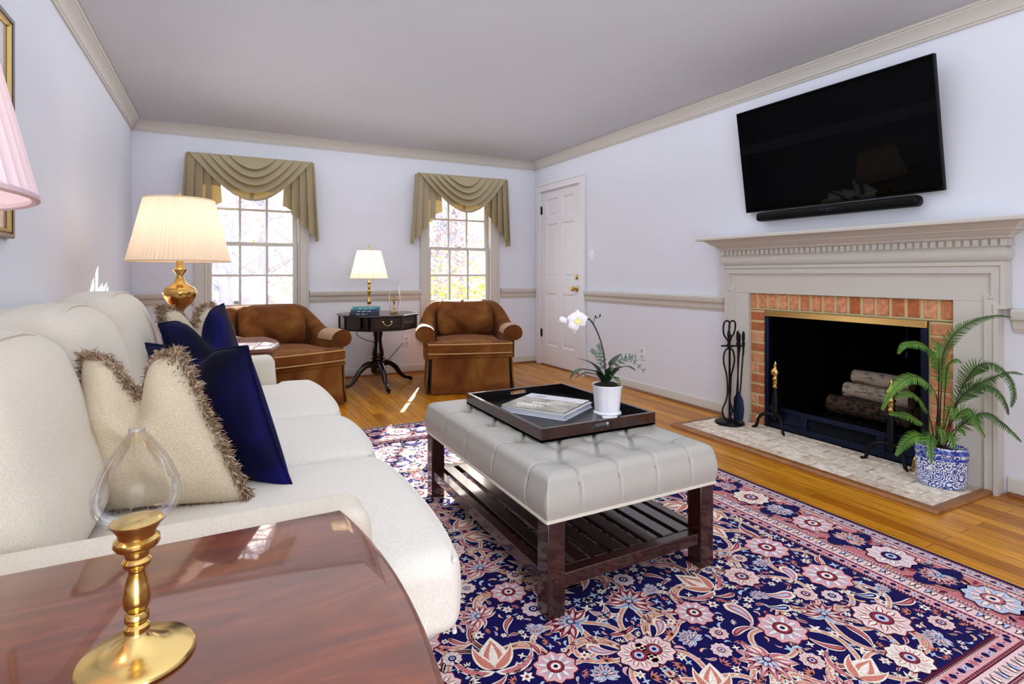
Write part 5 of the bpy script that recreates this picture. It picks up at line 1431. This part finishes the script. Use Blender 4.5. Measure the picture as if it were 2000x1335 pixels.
def log(label, p0, p1, r, m, seed):
    p0, p1 = Vector(p0), Vector(p1); n = 10
    pts = [p0.lerp(p1, i / n) for i in range(n + 1)]
    mb = MB(); t = (p1 - p0).normalized(); a = t.orthogonal().normalized(); b2 = t.cross(a)
    rings = []
    for i, p in enumerate(pts):
        rings.append([p + (a * math.cos(2 * PI * j / 20) + b2 * math.sin(2 * PI * j / 20)) * r * (1 + .10 * noise.noise(Vector((i * .5 + seed, math.cos(2 * PI * j / 20) * 1.5, math.sin(2 * PI * j / 20) * 1.5)))) for j in range(20)])
    mb.loft(rings, True, False)
    mb.add(rings[0], [tuple(range(20))], 1); mb.add(rings[-1], [tuple(range(20))], 1)
    o = mb.build('firewood_log', [m, ENDG], org=((p0 + p1) / 2)[:], smooth=50)
    tag(o, label, 'log', 'logs in the firebox')
gt = thing('fire_grate', 'black iron grate under the logs inside the firebox', 'grate', (3.62, 2.02, 0))
g_ = MB()
for k in range(7): g_.box(3.50, 1.79 + k * .075, .150, 3.76, 1.805 + k * .075, .165)
g_.box(3.50, 1.78, .14, 3.515, 2.27, .152).box(3.745, 1.78, .14, 3.76, 2.27, .152)
g_.build('grate_bar', DARKMET, gt)
for x in (3.50, 3.745):
    for y in (1.80, 2.24): MB().box(x, y, 0.001, x + .015, y + .015, .142).build('leg', DARKMET, gt)
log('dark rough-barked log at the bottom of the firebox pile', (3.585, 2.262, .222), (3.585, 1.80, .222), .056, BARKD, 1)
log('dark log behind the other logs in the firebox', (3.70, 2.24, .222), (3.70, 1.80, .222), .055, BARKD, 9)
log('pale grey birch log in the middle of the firebox pile', (3.640, 2.190, .318), (3.640, 1.80, .318), .050, BARKW, 4)
log('birch log with split bark on top of the firebox pile', (3.66, 2.150, .410), (3.66, 1.81, .410), .044, BARKW, 6)

# ---------------------------------------------------------------- fireplace tools
FX, FY = 3.190, 2.748
ts = thing('fireplace_tool_stand', 'black iron stand holding the fireplace tools left of the firebox', 'tool stand', (FX, FY, .017))
MB().lathe([(0, .017), (.098, .017), (.100, .024), (.096, .034), (.070, .036), (.020, .044), (.012, .06), (0, .06)], (FX, FY, 0), 32).build('base', DARKMET, ts)
MB().tube([(FX, FY, .05), (FX, FY, .63)], .0075, 8).lathe([(.007, .60), (.016, .612), (.010, .625), (.018, .64), (0, .655)], (FX, FY, 0), 12).build('pole', DARKMET, ts)
vx, vy = .885, -.465          # rack runs across the hearth
MB().tube([(FX - .06 * vx, FY - .06 * vy, .566), (FX + .105 * vx, FY + .105 * vy, .566)], .006, 8).tube([(FX - .05 * vy, FY + .05 * vx, .566), (FX + .05 * vy, FY - .05 * vx, .566)], .006, 8).build('rack', DARKMET, ts)
def at(u, w, z): return (FX + vx * u + .465 * -w, FY + vy * u - .885 * w, z)   # u across, w towards the room
tg = thing('fireplace_tongs', 'black iron tongs with two loop handles hanging at the front of the tool stand', 'tongs', at(-.03, .03, .017))
t_ = MB()
for s in (-1, 1):
    cu = -.018 + s * .020
    t_.tube(crom([at(-.018, .035, .60), at(cu - .014 * 1, .035, .645), at(cu - .020, .035, .70), at(cu - .012, .035, .735), at(cu + .006, .035, .748), at(cu + .022, .035, .735), at(cu + .024, .035, .70), at(cu + .012, .035, .655), at(-.018 + s * .004, .035, .615)], 5), .0058, 7)
t_.tube([at(-.018, .035, .615), at(-.018, .035, .545)], .011, 8)
t_.build('handle', DARKMET, tg)
for s in (-1, 1):
    MB().tube(crom([at(-.018, .035, .56), at(-.018 + s * .030, .035, .53), at(-.018 + s * .038, .035, .46), at(-.018 + s * .016, .035, .36), at(-.018 + s * .010, .035, .25), at(-.026 + s * .012, .035, .19), at(-.030 + s * .034, .035, .12), at(-.032 + s * .020, .035, .065), at(-.034, .035, .05)], 5), .0060, 7).build('arm', DARKMET, tg)
pk = thing('fireplace_poker', 'black iron poker with a hooked point hanging on the right of the tool stand', 'poker', at(.09, 0, .04))
MB().lathe([(.005, .50), (.008, .56), (.012, .585), (.007, .60), (.011, .615), (.010, .655), (.005, .668), (0, .672)], at(.098, 0, 0), 10).tube([at(.098, 0, .56), at(.080, 0, .30), at(.062, 0, .10), at(.058, 0, .05)], .0056, 7).tube(crom([at(.064, 0, .12), at(.088, 0, .11), at(.094, 0, .135)], 4), .0045, 6).build('rod', DARKMET, pk)
sh_ = thing('fireplace_shovel', 'black iron ash shovel standing among the fireplace tools', 'shovel', at(.055, .02, .04))
MB().lathe([(.006, .56), (.012, .585), (.007, .60), (.011, .615), (.010, .66), (.005, .674), (0, .678)], at(.052, .015, 0), 10).tube([at(.052, .015, .57), at(.050, .022, .36), at(.048, .03, .235)], .0056, 7).build('rod', DARKMET, sh_)
rg_ = []
for z, w_, dp_ in ((.250, .008, .0), (.225, .020, .004), (.19, .034, .008), (.12, .040, .010), (.055, .034, .006), (.045, .028, .004)):
    rg_.append([Vector(at(.046 + w_ * q, .034 + dp_ * (1 - q * q) * -1 + dp_, z)) for q in (-1, -.5, 0, .5, 1)])
sb_ = MB(); sb_.loft(rg_, False, False); sb_.build('blade', NAVYMET, sh_, smooth=50)
bs = thing('fireplace_brush', 'slim hearth brush with dark handle hanging behind the shovel', 'brush', at(.02, -.03, .04))
MB().lathe([(.005, .52), (.010, .56), (.006, .59), (.010, .60), (.009, .645), (0, .652)], at(.082, -.028, 0), 10).tube([at(.082, -.028, .55), at(.060, -.028, .20)], .0050, 7).build('rod', DARKMET, bs)
MB().lathe([(.014, .05), (.018, .10), (.014, .19), (.006, .205), (0, .21)], at(.056, -.028, 0), 14).build('bristles', mat('dark_bristle', srgb(30, 26, 24), .95, bump=(200, 1, (1, 1, .1))), bs)

# ---------------------------------------------------------------- television and sound bar
tv = thing('television', 'large flat black television tilted forward on the wall above the mantel', 'television', (3.36, 2.128, 1.52))
tilt = math.atan2(.105, .705)
Mt = Matrix.Translation((3.358, 2.128, 1.515)) @ Matrix.Rotation(-tilt, 4, 'Y')
SCR = mat('black_tv_screen', srgb(0, 0, 1), .02, spec=.10)
PLA = mat('black_plastic', srgb(3, 3, 4), .45, spec=.2)
MB().box(0, -.618, 0, .030, .618, .710, 0, Mt).build('bezel', PLA, tv, bevel=.003)
MB().box(-.0008, -.612, .008, .001, .612, .704, 0, Mt).build('screen', SCR, tv)
MB().box(XR - .03, 1.93, 1.70, XR, 2.33, 2.02).box(.028, -.10, .18, .040, .10, .50, 0, Mt).tube([(3.385, 2.128, 1.85), (3.325, 2.128, 1.86)], .02, 8).tube([(3.385, 2.128, 1.72), (3.36, 2.128, 1.70)], .02, 8).build('wall_bracket', PLA, tv)
sb = thing('sound_bar', 'slim black sound bar mounted under the television', 'sound bar', (3.36, 2.13, 1.44))
def sbf(p, u):
    q = p.copy(); q.z += .0; return q
MB().rbox((3.350, 2.125, 1.474), (.038, .512, .031), .024, 8).build('body', PLA, sb, smooth=60)
MB().box(3.3855, 2.0, 1.46, XR, 2.25, 1.485).build('wall_bracket', PLA, sb)
MB().box(3.3112, 2.05, 1.478, 3.3122, 2.17, 1.480).box(3.3112, 2.108, 1.466, 3.3122, 2.114, 1.472).build('indicator', mat('soundbar_mark', srgb(70, 74, 110), .3), sb)

# ---------------------------------------------------------------- wall plates, picture
PLATE = mat('white_plastic_plate', srgb(232, 232, 236), .35)
sw = thing('light_switch', 'white light switch plate on the wall beside the door', 'light switch', (XR, 4.676, 1.265))
MB().box(XR - .006, 4.640, 1.205, XR, 4.712, 1.322).build('plate', PLATE, sw, bevel=.002)
MB().box(XR - .016, 4.671, 1.255, XR - .005, 4.681, 1.278).build('toggle', PLATE, sw, bevel=.001)
ol = thing('wall_outlet', 'white electrical outlet low on the right wall behind the orchid', 'outlet', (XR, 3.905, .351))
MB().box(XR - .006, 3.870, .292, XR, 3.942, .408).build('plate', PLATE, ol, bevel=.002)
for z in (.325, .375):
    rc_ = MB().box(XR - .0085, 3.888, z - .016, XR - .005, 3.924, z + .016); rc_.build('socket', mat('socket_grey', srgb(196, 196, 204), .4) if 'socket_grey' not in bpy.data.materials else bpy.data.materials['socket_grey'], ol, bevel=.002)
o2 = thing('wall_outlet', 'white electrical outlet on the back wall between drum table and right armchair', 'outlet', (1.78, YB, .35))
MB().box(1.744, YB - .006, .292, 1.816, YB, .408).build('plate', PLATE, o2, bevel=.002)
for z in (.325, .375): MB().box(1.762, YB - .0085, z - .016, 1.798, YB - .005, z + .016).build('socket', bpy.data.materials['socket_grey'], o2, bevel=.002)
pf = thing('framed_picture', 'framed picture with gold inner edge on the left wall behind the near lamp', 'picture', (XL, 2.30, 1.21))
PY0, PY1, PZ0, PZ1 = 1.86, 2.665, 1.205, 2.01
fp = [(PY0, PZ0), (PY1, PZ0), (PY1, PZ1), (PY0, PZ1)]
def frame_ring(mb, prof, mi=0):
    rings = []
    for o, h in prof:
        rings.append([(XL + h, PY0 + o, PZ0 + o), (XL + h, PY1 - o, PZ0 + o), (XL + h, PY1 - o, PZ1 - o), (XL + h, PY0 + o, PZ1 - o)])
    mb.loft(rings, True, False, mi)
f_ = MB(); frame_ring(f_, [(0, 0), (0, .018), (.005, .024), (.016, .022), (.020, .015)]); f_.build('frame', wood_mat('dark_picture_frame', srgb(44, 24, 20), srgb(84, 52, 40), .3, (3, 3, 20), 3, .4), pf, smooth=20)
f_ = MB(); frame_ring(f_, [(.020, .015), (.023, .019), (.031, .016), (.036, .009)]); f_.build('gilt_edge', mat('gilt', srgb(204, 176, 110), .3, .9), pf, smooth=20)
MB().add([(XL + .008, PY0 + .034, PZ0 + .034), (XL + .008, PY1 - .034, PZ0 + .034), (XL + .008, PY1 - .034, PZ1 - .034), (XL + .008, PY0 + .034, PZ1 - .034)], [(0, 1, 2, 3)]).build('mat_board', mat('warm_grey_print', srgb(150, 132, 120), .15, spec=.5, coat=.8), pf, smooth=0)

# ---------------------------------------------------------------- swag valances
SWM = mat('gold_taupe_satin', srgb(166, 152, 122), .40, spec=.4, sheen=.15, bump=(500, .15, (1, 1, .3), .001), transl=(.05, (.80, .52, .10, 1)))
def valance(label, xl, xr, ztl, ztr, dip, zin, zout):
    yw = YB - .025
    v = thing('swag_valance', label, 'valance', ((xl + xr) / 2, YB - .05, 2.18), group='swag valances')
    W = xr - xl; yf = YB - .105
    def ztop(x): return lerp(ztl, ztr, (x - xl) / W)
    MB().box(xl, yf + .012, ztl - .022, xr, YB, ztl - .004).build('mounting_board', SWM, v)
    for s, x in ((-1, xl), (1, xr)): pass
    nu, nv = 72, 110; NF = 5.0; vs = []
    for j in range(nv + 1):
        t = j / nv                                 # 0 top fold ... 1 lowest edge
        start = lerp(.40, .0, t ** .9)
        for i in range(nu + 1):
            u = i / nu
            x = xl + W * lerp(start, 1 - start, u)
            prof_ = (math.sin(PI * u)) ** lerp(.95, 1.12, t)
            d_ = lerp(.0, dip, t ** .92)
            z = ztop(x) - d_ * prof_
            env = prof_ ** .6
            ph = (t * NF) % 1.0
            saw = (ph ** 1.6) if ph < .86 else (1 - (ph - .86) / .14)
            fold = saw * .058 * env * (0.35 + .65 * sstep(0, .12, t)) * (1 if t < .999 else 1)
            y = yf - .012 - .055 * math.sin(PI * u) * math.sin(PI * min(1, t * .75)) - fold
            z -= .052 * saw * env
            vs.append((x, y, z))
    fs = [(j * (nu + 1) + i, j * (nu + 1) + i + 1, (j + 1) * (nu + 1) + i + 1, (j + 1) * (nu + 1) + i) for j in range(nv) for i in range(nu)]
    MB().add(vs, fs).add([(xl, yf - .004, ztl), (xr, yf - .004, ztr), (xr, yf - .004, ztr - .05), (xl + .5 * W, yf - .004, ztl - .09), (xl, yf - .004, ztl - .05)], [(0, 1, 2, 3, 4)]).build('swag', SWM, v, smooth=70)
    for s in (-1, 1):
        xo = xl if s < 0 else xr                   # outer top corner
        wt = W * .235
        mb = MB(); NU, NZ = 120, 24; vs = []
        for i in range(NU + 1):
            u = i / NU                             # 0 inner edge -> 1 outer edge (return to the wall follows)
            pl = 4.0; ph = (u * pl) % 1.0
            # accordion pleats: a wide face then a quick fold back
            if ph < .72: xx = (math.floor(u * pl) + ph / .72 * 1.55) / pl
            else: xx = (math.floor(u * pl) + 1.55 - (ph - .72) / .28 * .55) / pl
            yy = .060 * (ph / .72 if ph < .72 else 1 - (ph - .72) / .28)
            xx = min(xx, 1.06)
            zb = lerp(zin, zout, (u * .92 + .08 * sstep(0, 1, u)))
            for k in range(NZ + 1):
                f = k / NZ
                flare = 1 + .10 * f
                X_ = xo - s * wt * (1 - xx) * flare + s * .045 * f * xx
                zt_ = ztop(min(max(X_, xl), xr)) - .008
                vs.append((X_, yf - .002 + yy * (.25 + .75 * f) - .010, lerp(zt_, zb, f)))
        fs = [(i * (NZ + 1) + k, i * (NZ + 1) + k + 1, (i + 1) * (NZ + 1) + k + 1, (i + 1) * (NZ + 1) + k) for i in range(NU) for k in range(NZ)]
        mb.add(vs, fs)
        # side return back to the wall
        last = vs[-(NZ + 1):]
        mb.add(list(last) + [(p[0] - s * .004, YB - .004, p[2]) for p in last], [(k, k + 1, NZ + 1 + k + 1, NZ + 1 + k) for k in range(NZ)])
        mb.build('tail', SWM, v, smooth=60, label='pleated cascading tail')
    return v
valance('gold-taupe swag valance with cascading tails over the left window', -.275, .797, 2.176, 2.180, .385, 1.735, 1.398)
valance('gold-taupe swag valance with cascading tails over the right window', 1.876, 2.955, 2.172, 2.182, .380, 1.765, 1.402)
# ---------------------------------------------------------------- outdoors
GZ = -.75
GRD = mat('leaf_litter', srgb(196, 176, 150), 1.0, var=(1.3, srgb(170, 160, 120), (1, 1, 1), .4, .6), bump=(3, 1, (1, 1, 1), .05))
g_ = MB(); vs = []; N_ = 24
for i in range(N_ + 1):
    for j in range(N_ + 1):
        x = -22 + 50 * i / N_; y = 6.05 + 44 * j / N_
        vs.append((x, y, GZ + .06 * max(0, y - 16) + .2 * noise.noise(Vector((x * .2, y * .2, 0))) * (y > 9)))
g_.add(vs, [(i * (N_ + 1) + j, (i + 1) * (N_ + 1) + j, (i + 1) * (N_ + 1) + j + 1, i * (N_ + 1) + j + 1) for i in range(N_) for j in range(N_)])
tag(g_.build('ground', GRD, smooth=60), kind='structure')
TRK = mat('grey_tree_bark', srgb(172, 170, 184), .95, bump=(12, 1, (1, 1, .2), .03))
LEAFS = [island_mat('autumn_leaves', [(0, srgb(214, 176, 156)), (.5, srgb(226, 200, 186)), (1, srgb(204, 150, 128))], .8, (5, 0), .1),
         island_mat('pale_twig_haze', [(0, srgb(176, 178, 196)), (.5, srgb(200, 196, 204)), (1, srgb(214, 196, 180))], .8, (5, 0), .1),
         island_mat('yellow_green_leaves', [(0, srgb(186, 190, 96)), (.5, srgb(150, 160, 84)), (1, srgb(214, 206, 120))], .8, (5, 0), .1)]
def gz(x, y): return GZ + .06 * max(0, y - 16) - .25
def leaves(mb, c, r, n, s, rr, mi=1):
    for _ in range(n):
        d = Vector((rr.gauss(0, .5), rr.gauss(0, .5), rr.gauss(0, .5))) * r; p = Vector(c) + d
        a = Vector((rr.uniform(-1, 1), rr.uniform(-1, 1), rr.uniform(-1, 1))).normalized() * s; b2 = a.orthogonal().normalized() * s * .7
        mb.add([p - a, p + b2, p + a, p - b2], [(0, 1, 2, 3)], mi)
def tree(label, x, y, h, r, seed, leaf, nl, fork=True):
    rr = random.Random(seed); z0 = gz(x, y)
    t = thing('tree', label, 'tree', (x, y, z0), group='bare trees behind the house')
    tr_ = MB(); br_ = MB(); cr = MB()
    top = Vector((x + rr.uniform(-.5, .5), y, z0 + h)); base = Vector((x, y, z0))
    path = [base.lerp(top, k / 6) + Vector((rr.uniform(-.08, .08), 0, 0)) * (k > 0) for k in range(7)]
    tr_.tube(crom(path, 3), [lerp(r, r * .25, i / 18) for i in range(19)], 9)
    for k in range(9):
        f = rr.uniform(.25, .95); p = base.lerp(top, f); a = rr.uniform(0, 2 * PI); L_ = rr.uniform(.8, 2.0) * (1.2 - f * .5)
        e = p + Vector((math.cos(a) * L_, math.sin(a) * L_ * .5, L_ * rr.uniform(.5, 1.1)))
        m = p.lerp(e, .5) + Vector((0, 0, -.12)); br_.tube(crom([p, m, e], 4), [lerp(r * .34, .012, i / 8) for i in range(9)], 6)
        for q in range(3):
            s = m.lerp(e, rr.random()); e2 = s + Vector((rr.uniform(-.6, .6), rr.uniform(-.3, .3), rr.uniform(.1, .8))); br_.tube([s, e2], [.016, .005], 4)
            leaves(cr, e2, .9, nl, .06, rr, 0)
    tr_.build('trunk', TRK, t); br_.build('branch', TRK, t); cr.build('foliage', leaf, t, smooth=0, weld=False)
SPOT = [(.15, 12.5, 9, .17, 1, 26), (1.05, 13.8, 10, .20, 1, 22), (1.9, 17.5, 10, .17, 0, 40), (-.35, 19, 10, .22, 1, 40), (.75, 21, 11, .2, 0, 46), (2.6, 22, 11, .25, 1, 46), (1.4, 25, 11, .25, 0, 46), (3.4, 27, 12, .25, 1, 46),
        (5.1, 13.0, 9, .13, 1, 50), (5.75, 15.5, 9, .15, 0, 50), (6.6, 15.8, 9, .14, 1, 50), (7.4, 17.5, 10, .15, 0, 60), (6.2, 19, 10, .18, 1, 60), (8.3, 20, 10, .2, 0, 60), (9.5, 24, 11, .2, 1, 60), (7.8, 24, 11, .2, 1, 60), (11.2, 27, 11, .2, 0, 60), (4.4, 30, 12, .3, 1, 60)]
NAMES = ['grey tree with forked trunk left of centre through the left window', 'tall thick grey trunk near the right panes of the left window', 'russet-leaved tree behind the stair rail outside the left window', 'pale tree at the left edge of the left window view', 'distant russet tree through the middle of the left window', 'pale distant tree at the right of the left window view', 'far russet tree low in the left window view', 'faint far tree in the right lower panes of the left window',
         'slim pale trunk at the left panes of the right window', 'russet-leaved slim tree left of centre in the right window', 'slim pale trunk in the middle of the right window', 'russet tree at the right panes of the right window', 'pale twiggy tree behind the slim trunks of the right window', 'russet tree farther back at the right of the right window', 'pale distant tree at the far right of the right window', 'pale distant tree in the centre of the right window', 'far russet tree at the right edge of the right window view', 'pale tree on the slope between the two window views']
for k, (x, y, h, r, lf, nl) in enumerate(SPOT):
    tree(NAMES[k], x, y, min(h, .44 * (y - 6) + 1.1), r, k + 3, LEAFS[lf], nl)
def shrub(label, x, y, r, seed, leaf):
    rr = random.Random(seed); t = thing('shrub', label, 'shrub', (x, y, gz(x, y)), group='shrubs outside the right window')
    st_ = MB(); lf = MB()
    for k in range(12):
        a = rr.uniform(0, 2 * PI); e = Vector((x + r * .8 * math.cos(a), y + r * .8 * math.sin(a), GZ + r * rr.uniform(.9, 1.9)))
        st_.tube(crom([(x, y, gz(x, y)), Vector((x, y, GZ + .4)).lerp(e, .5), e], 3), [.02, .018, .016, .014, .012, .01, .008], 5); leaves(lf, e, r * .7, 110, .045, rr, 0)
    st_.build('stem', TRK, t); lf.build('foliage', leaf, t, smooth=0, weld=False)
shrub('yellow-green shrub low in the left panes of the right window', 3.55, 9.2, .85, 31, LEAFS[2])
shrub('yellow-green shrub low in the right panes of the right window', 4.75, 9.9, .9, 32, LEAFS[2])
shrub('russet shrub behind the yellow-green ones outside the right window', 4.9, 11.6, 1.0, 33, LEAFS[0])
shrub('russet shrub beside the stair rail outside the left window', 1.75, 12.6, .9, 34, LEAFS[0])
SID = mat('white_siding', srgb(240, 240, 244), .6, bump=(16, .6, (0, 0, 1), .02))
nb = thing('neighbor_house', 'white house with dark shutters low in the left window', 'house', (-1.4, 15.5, gz(0, 15.5)))
hz = .78
MB().box(-5.2, 15.2, gz(0, 15), .42, 18.5, hz).build('wall', SID, nb)
MB().prism([(14.85, hz - .02), (15.2, hz - .02), (16.85, hz + .9), (18.5, hz - .02), (18.85, hz - .02), (16.85, hz + 1.08)], 0, -5.4, .60).box(-5.4, 14.82, hz - .18, .60, 14.95, hz + .02).build('roof', mat('pale_roof', srgb(206, 206, 214), .8), nb)
for x in (-.62, -.05):
    o = MB().box(x, 15.17, -.35, x + .30, 15.2, .40).build('window', mat('house_window', srgb(190, 200, 200), .2) if 'house_window' not in bpy.data.materials else bpy.data.materials['house_window'], nb)
    for q in (x - .13, x + .32): MB().box(q, 15.16, -.36, q + .11, 15.2, .41).build('shutter', mat('dark_shutter', srgb(96, 98, 112), .6) if 'dark_shutter' not in bpy.data.materials else bpy.data.materials['dark_shutter'], nb)
WHT = mat('white_deck_paint', srgb(246, 246, 250), .5)
dk = thing('deck_railing', 'white deck post with a stair rail sloping down outside the left window', 'railing', (.40, 8.2, gz(0, 8)))
MB().box(.34, 8.2, GZ - .25, .56, 8.42, .98).prism([(.30, .98), (.60, .98), (.60, 1.02), (.45, 1.10), (.30, 1.02)], 1, 8.16, 8.46).build('post', WHT, dk, bevel=.01)
st_ = MB()
st_.prism([(.56, .95), (1.75, .18), (1.75, .06), (.56, .80)], 1, 8.24, 8.38).prism([(.56, .40), (1.75, -.37), (1.75, -.45), (.56, .30)], 1, 8.26, 8.36)
st_.box(1.70, 8.22, GZ - .25, 1.84, 8.40, .24)
st_.build('stair_rail', WHT, dk)
bl = MB()
for k in range(9):
    x = .68 + k * .115; zt_ = .95 - (x - .56) * .647
    bl.box(x, 8.29, zt_ - .62, x + .03, 8.33, zt_ - .08)
for k in range(8): bl.box(-.72 + k * .13, 8.29, -.40, -.69 + k * .13, 8.33, .50)
bl.box(-.85, 8.26, .50, .36, 8.38, .58).box(-.85, 8.27, -.42, .36, 8.36, -.34)
bl.build('baluster_panel', WHT, dk)

# ---------------------------------------------------------------- camera, world and lights
cam = bpy.data.cameras.new('camera'); co = bpy.data.objects.new('camera', cam); COL.objects.link(co)
co.location = (0, 0, 1.075); co.rotation_euler = (PI / 2, 0, -math.radians(27.74))
cam.sensor_width = 36; cam.lens = 36 * 1078 / 2000; cam.shift_x = 0; cam.shift_y = (535 - 667.5) / 2000; cam.clip_start = .02; cam.clip_end = 200
SC.camera = co
w = bpy.data.worlds.new('sky'); SC.world = w; w.use_nodes = True
nt = w.node_tree; bg = nt.nodes['Background']
sky = nt.nodes.new('ShaderNodeTexSky'); sky.sky_type = 'PREETHAM' if False else 'NISHITA'
sky.sun_disc = False; sky.sun_elevation = math.radians(26); sky.sun_rotation = math.radians(24); sky.air_density = 1.0; sky.dust_density = 2.0
mx = nt.nodes.new('ShaderNodeMixRGB'); mx.inputs[0].default_value = .75; mx.inputs[2].default_value = (.86, .90, 1.0, 1)
ml_ = nt.nodes.new('ShaderNodeVectorMath'); ml_.operation = 'SCALE'; ml_.inputs['Scale'].default_value = .22
nt.links.new(sky.outputs[0], ml_.inputs[0]); nt.links.new(ml_.outputs[0], mx.inputs[1]); nt.links.new(mx.outputs[0], bg.inputs['Color'])
bg.inputs['Strength'].default_value = 2.6
def sun(direction, e, ang):
    l = bpy.data.lights.new('sun', 'SUN'); l.energy = e; l.angle = math.radians(ang); l.color = (1, .96, .90)
    o = bpy.data.objects.new('sun', l); COL.objects.link(o); o.location = (6, 14, 8)
    o.rotation_euler = Vector(direction).to_track_quat('-Z', 'Y').to_euler()
el = math.radians(26); sun((-.447 * math.cos(el), -.8945 * math.cos(el), -math.sin(el)), 14, .6)
def area(name, loc, target, sx, sy, e, col=(1, 1, 1)):
    l = bpy.data.lights.new(name, 'AREA'); l.shape = 'RECTANGLE'; l.size = sx; l.size_y = sy; l.energy = e; l.color = col
    o = bpy.data.objects.new(name, l); COL.objects.link(o); o.location = loc
    o.rotation_euler = (Vector(target) - Vector(loc)).to_track_quat('-Z', 'Y').to_euler(); return o
area('rear_fill', (.4, -1.5, .95), (1.6, 3, .7), 2.0, 1.6, 62, (.85, .93, 1))  # added fill behind the camera; the wall there has no window
area('ceiling_fill', (1.35, 2.1, 2.43), (1.35, 2.1, 0), 4.0, 7.3, 52, (.85, .92, 1))  # unseen panel added under the whole ceiling as soft downward fill
area('upward_fill', (1.35, 2.0, 1.90), (1.35, 2.001, 3), 3.0, 6.2, 12, (.85, .92, 1))  # unseen upward-facing sheet added to brighten the ceiling
SC.view_settings.view_transform = 'Standard'; SC.view_settings.look = 'None'; SC.view_settings.exposure = 0.54; SC.view_settings.gamma = 0.92
SC.cycles.max_bounces = 8; SC.cycles.diffuse_bounces = 5; SC.cycles.glossy_bounces = 4; SC.cycles.transmission_bounces = 6; SC.cycles.transparent_max_bounces = 12
SC.cycles.sample_clamp_indirect = 6; SC.cycles.caustics_reflective = False; SC.cycles.caustics_refractive = False
SC.cycles.use_denoising = True
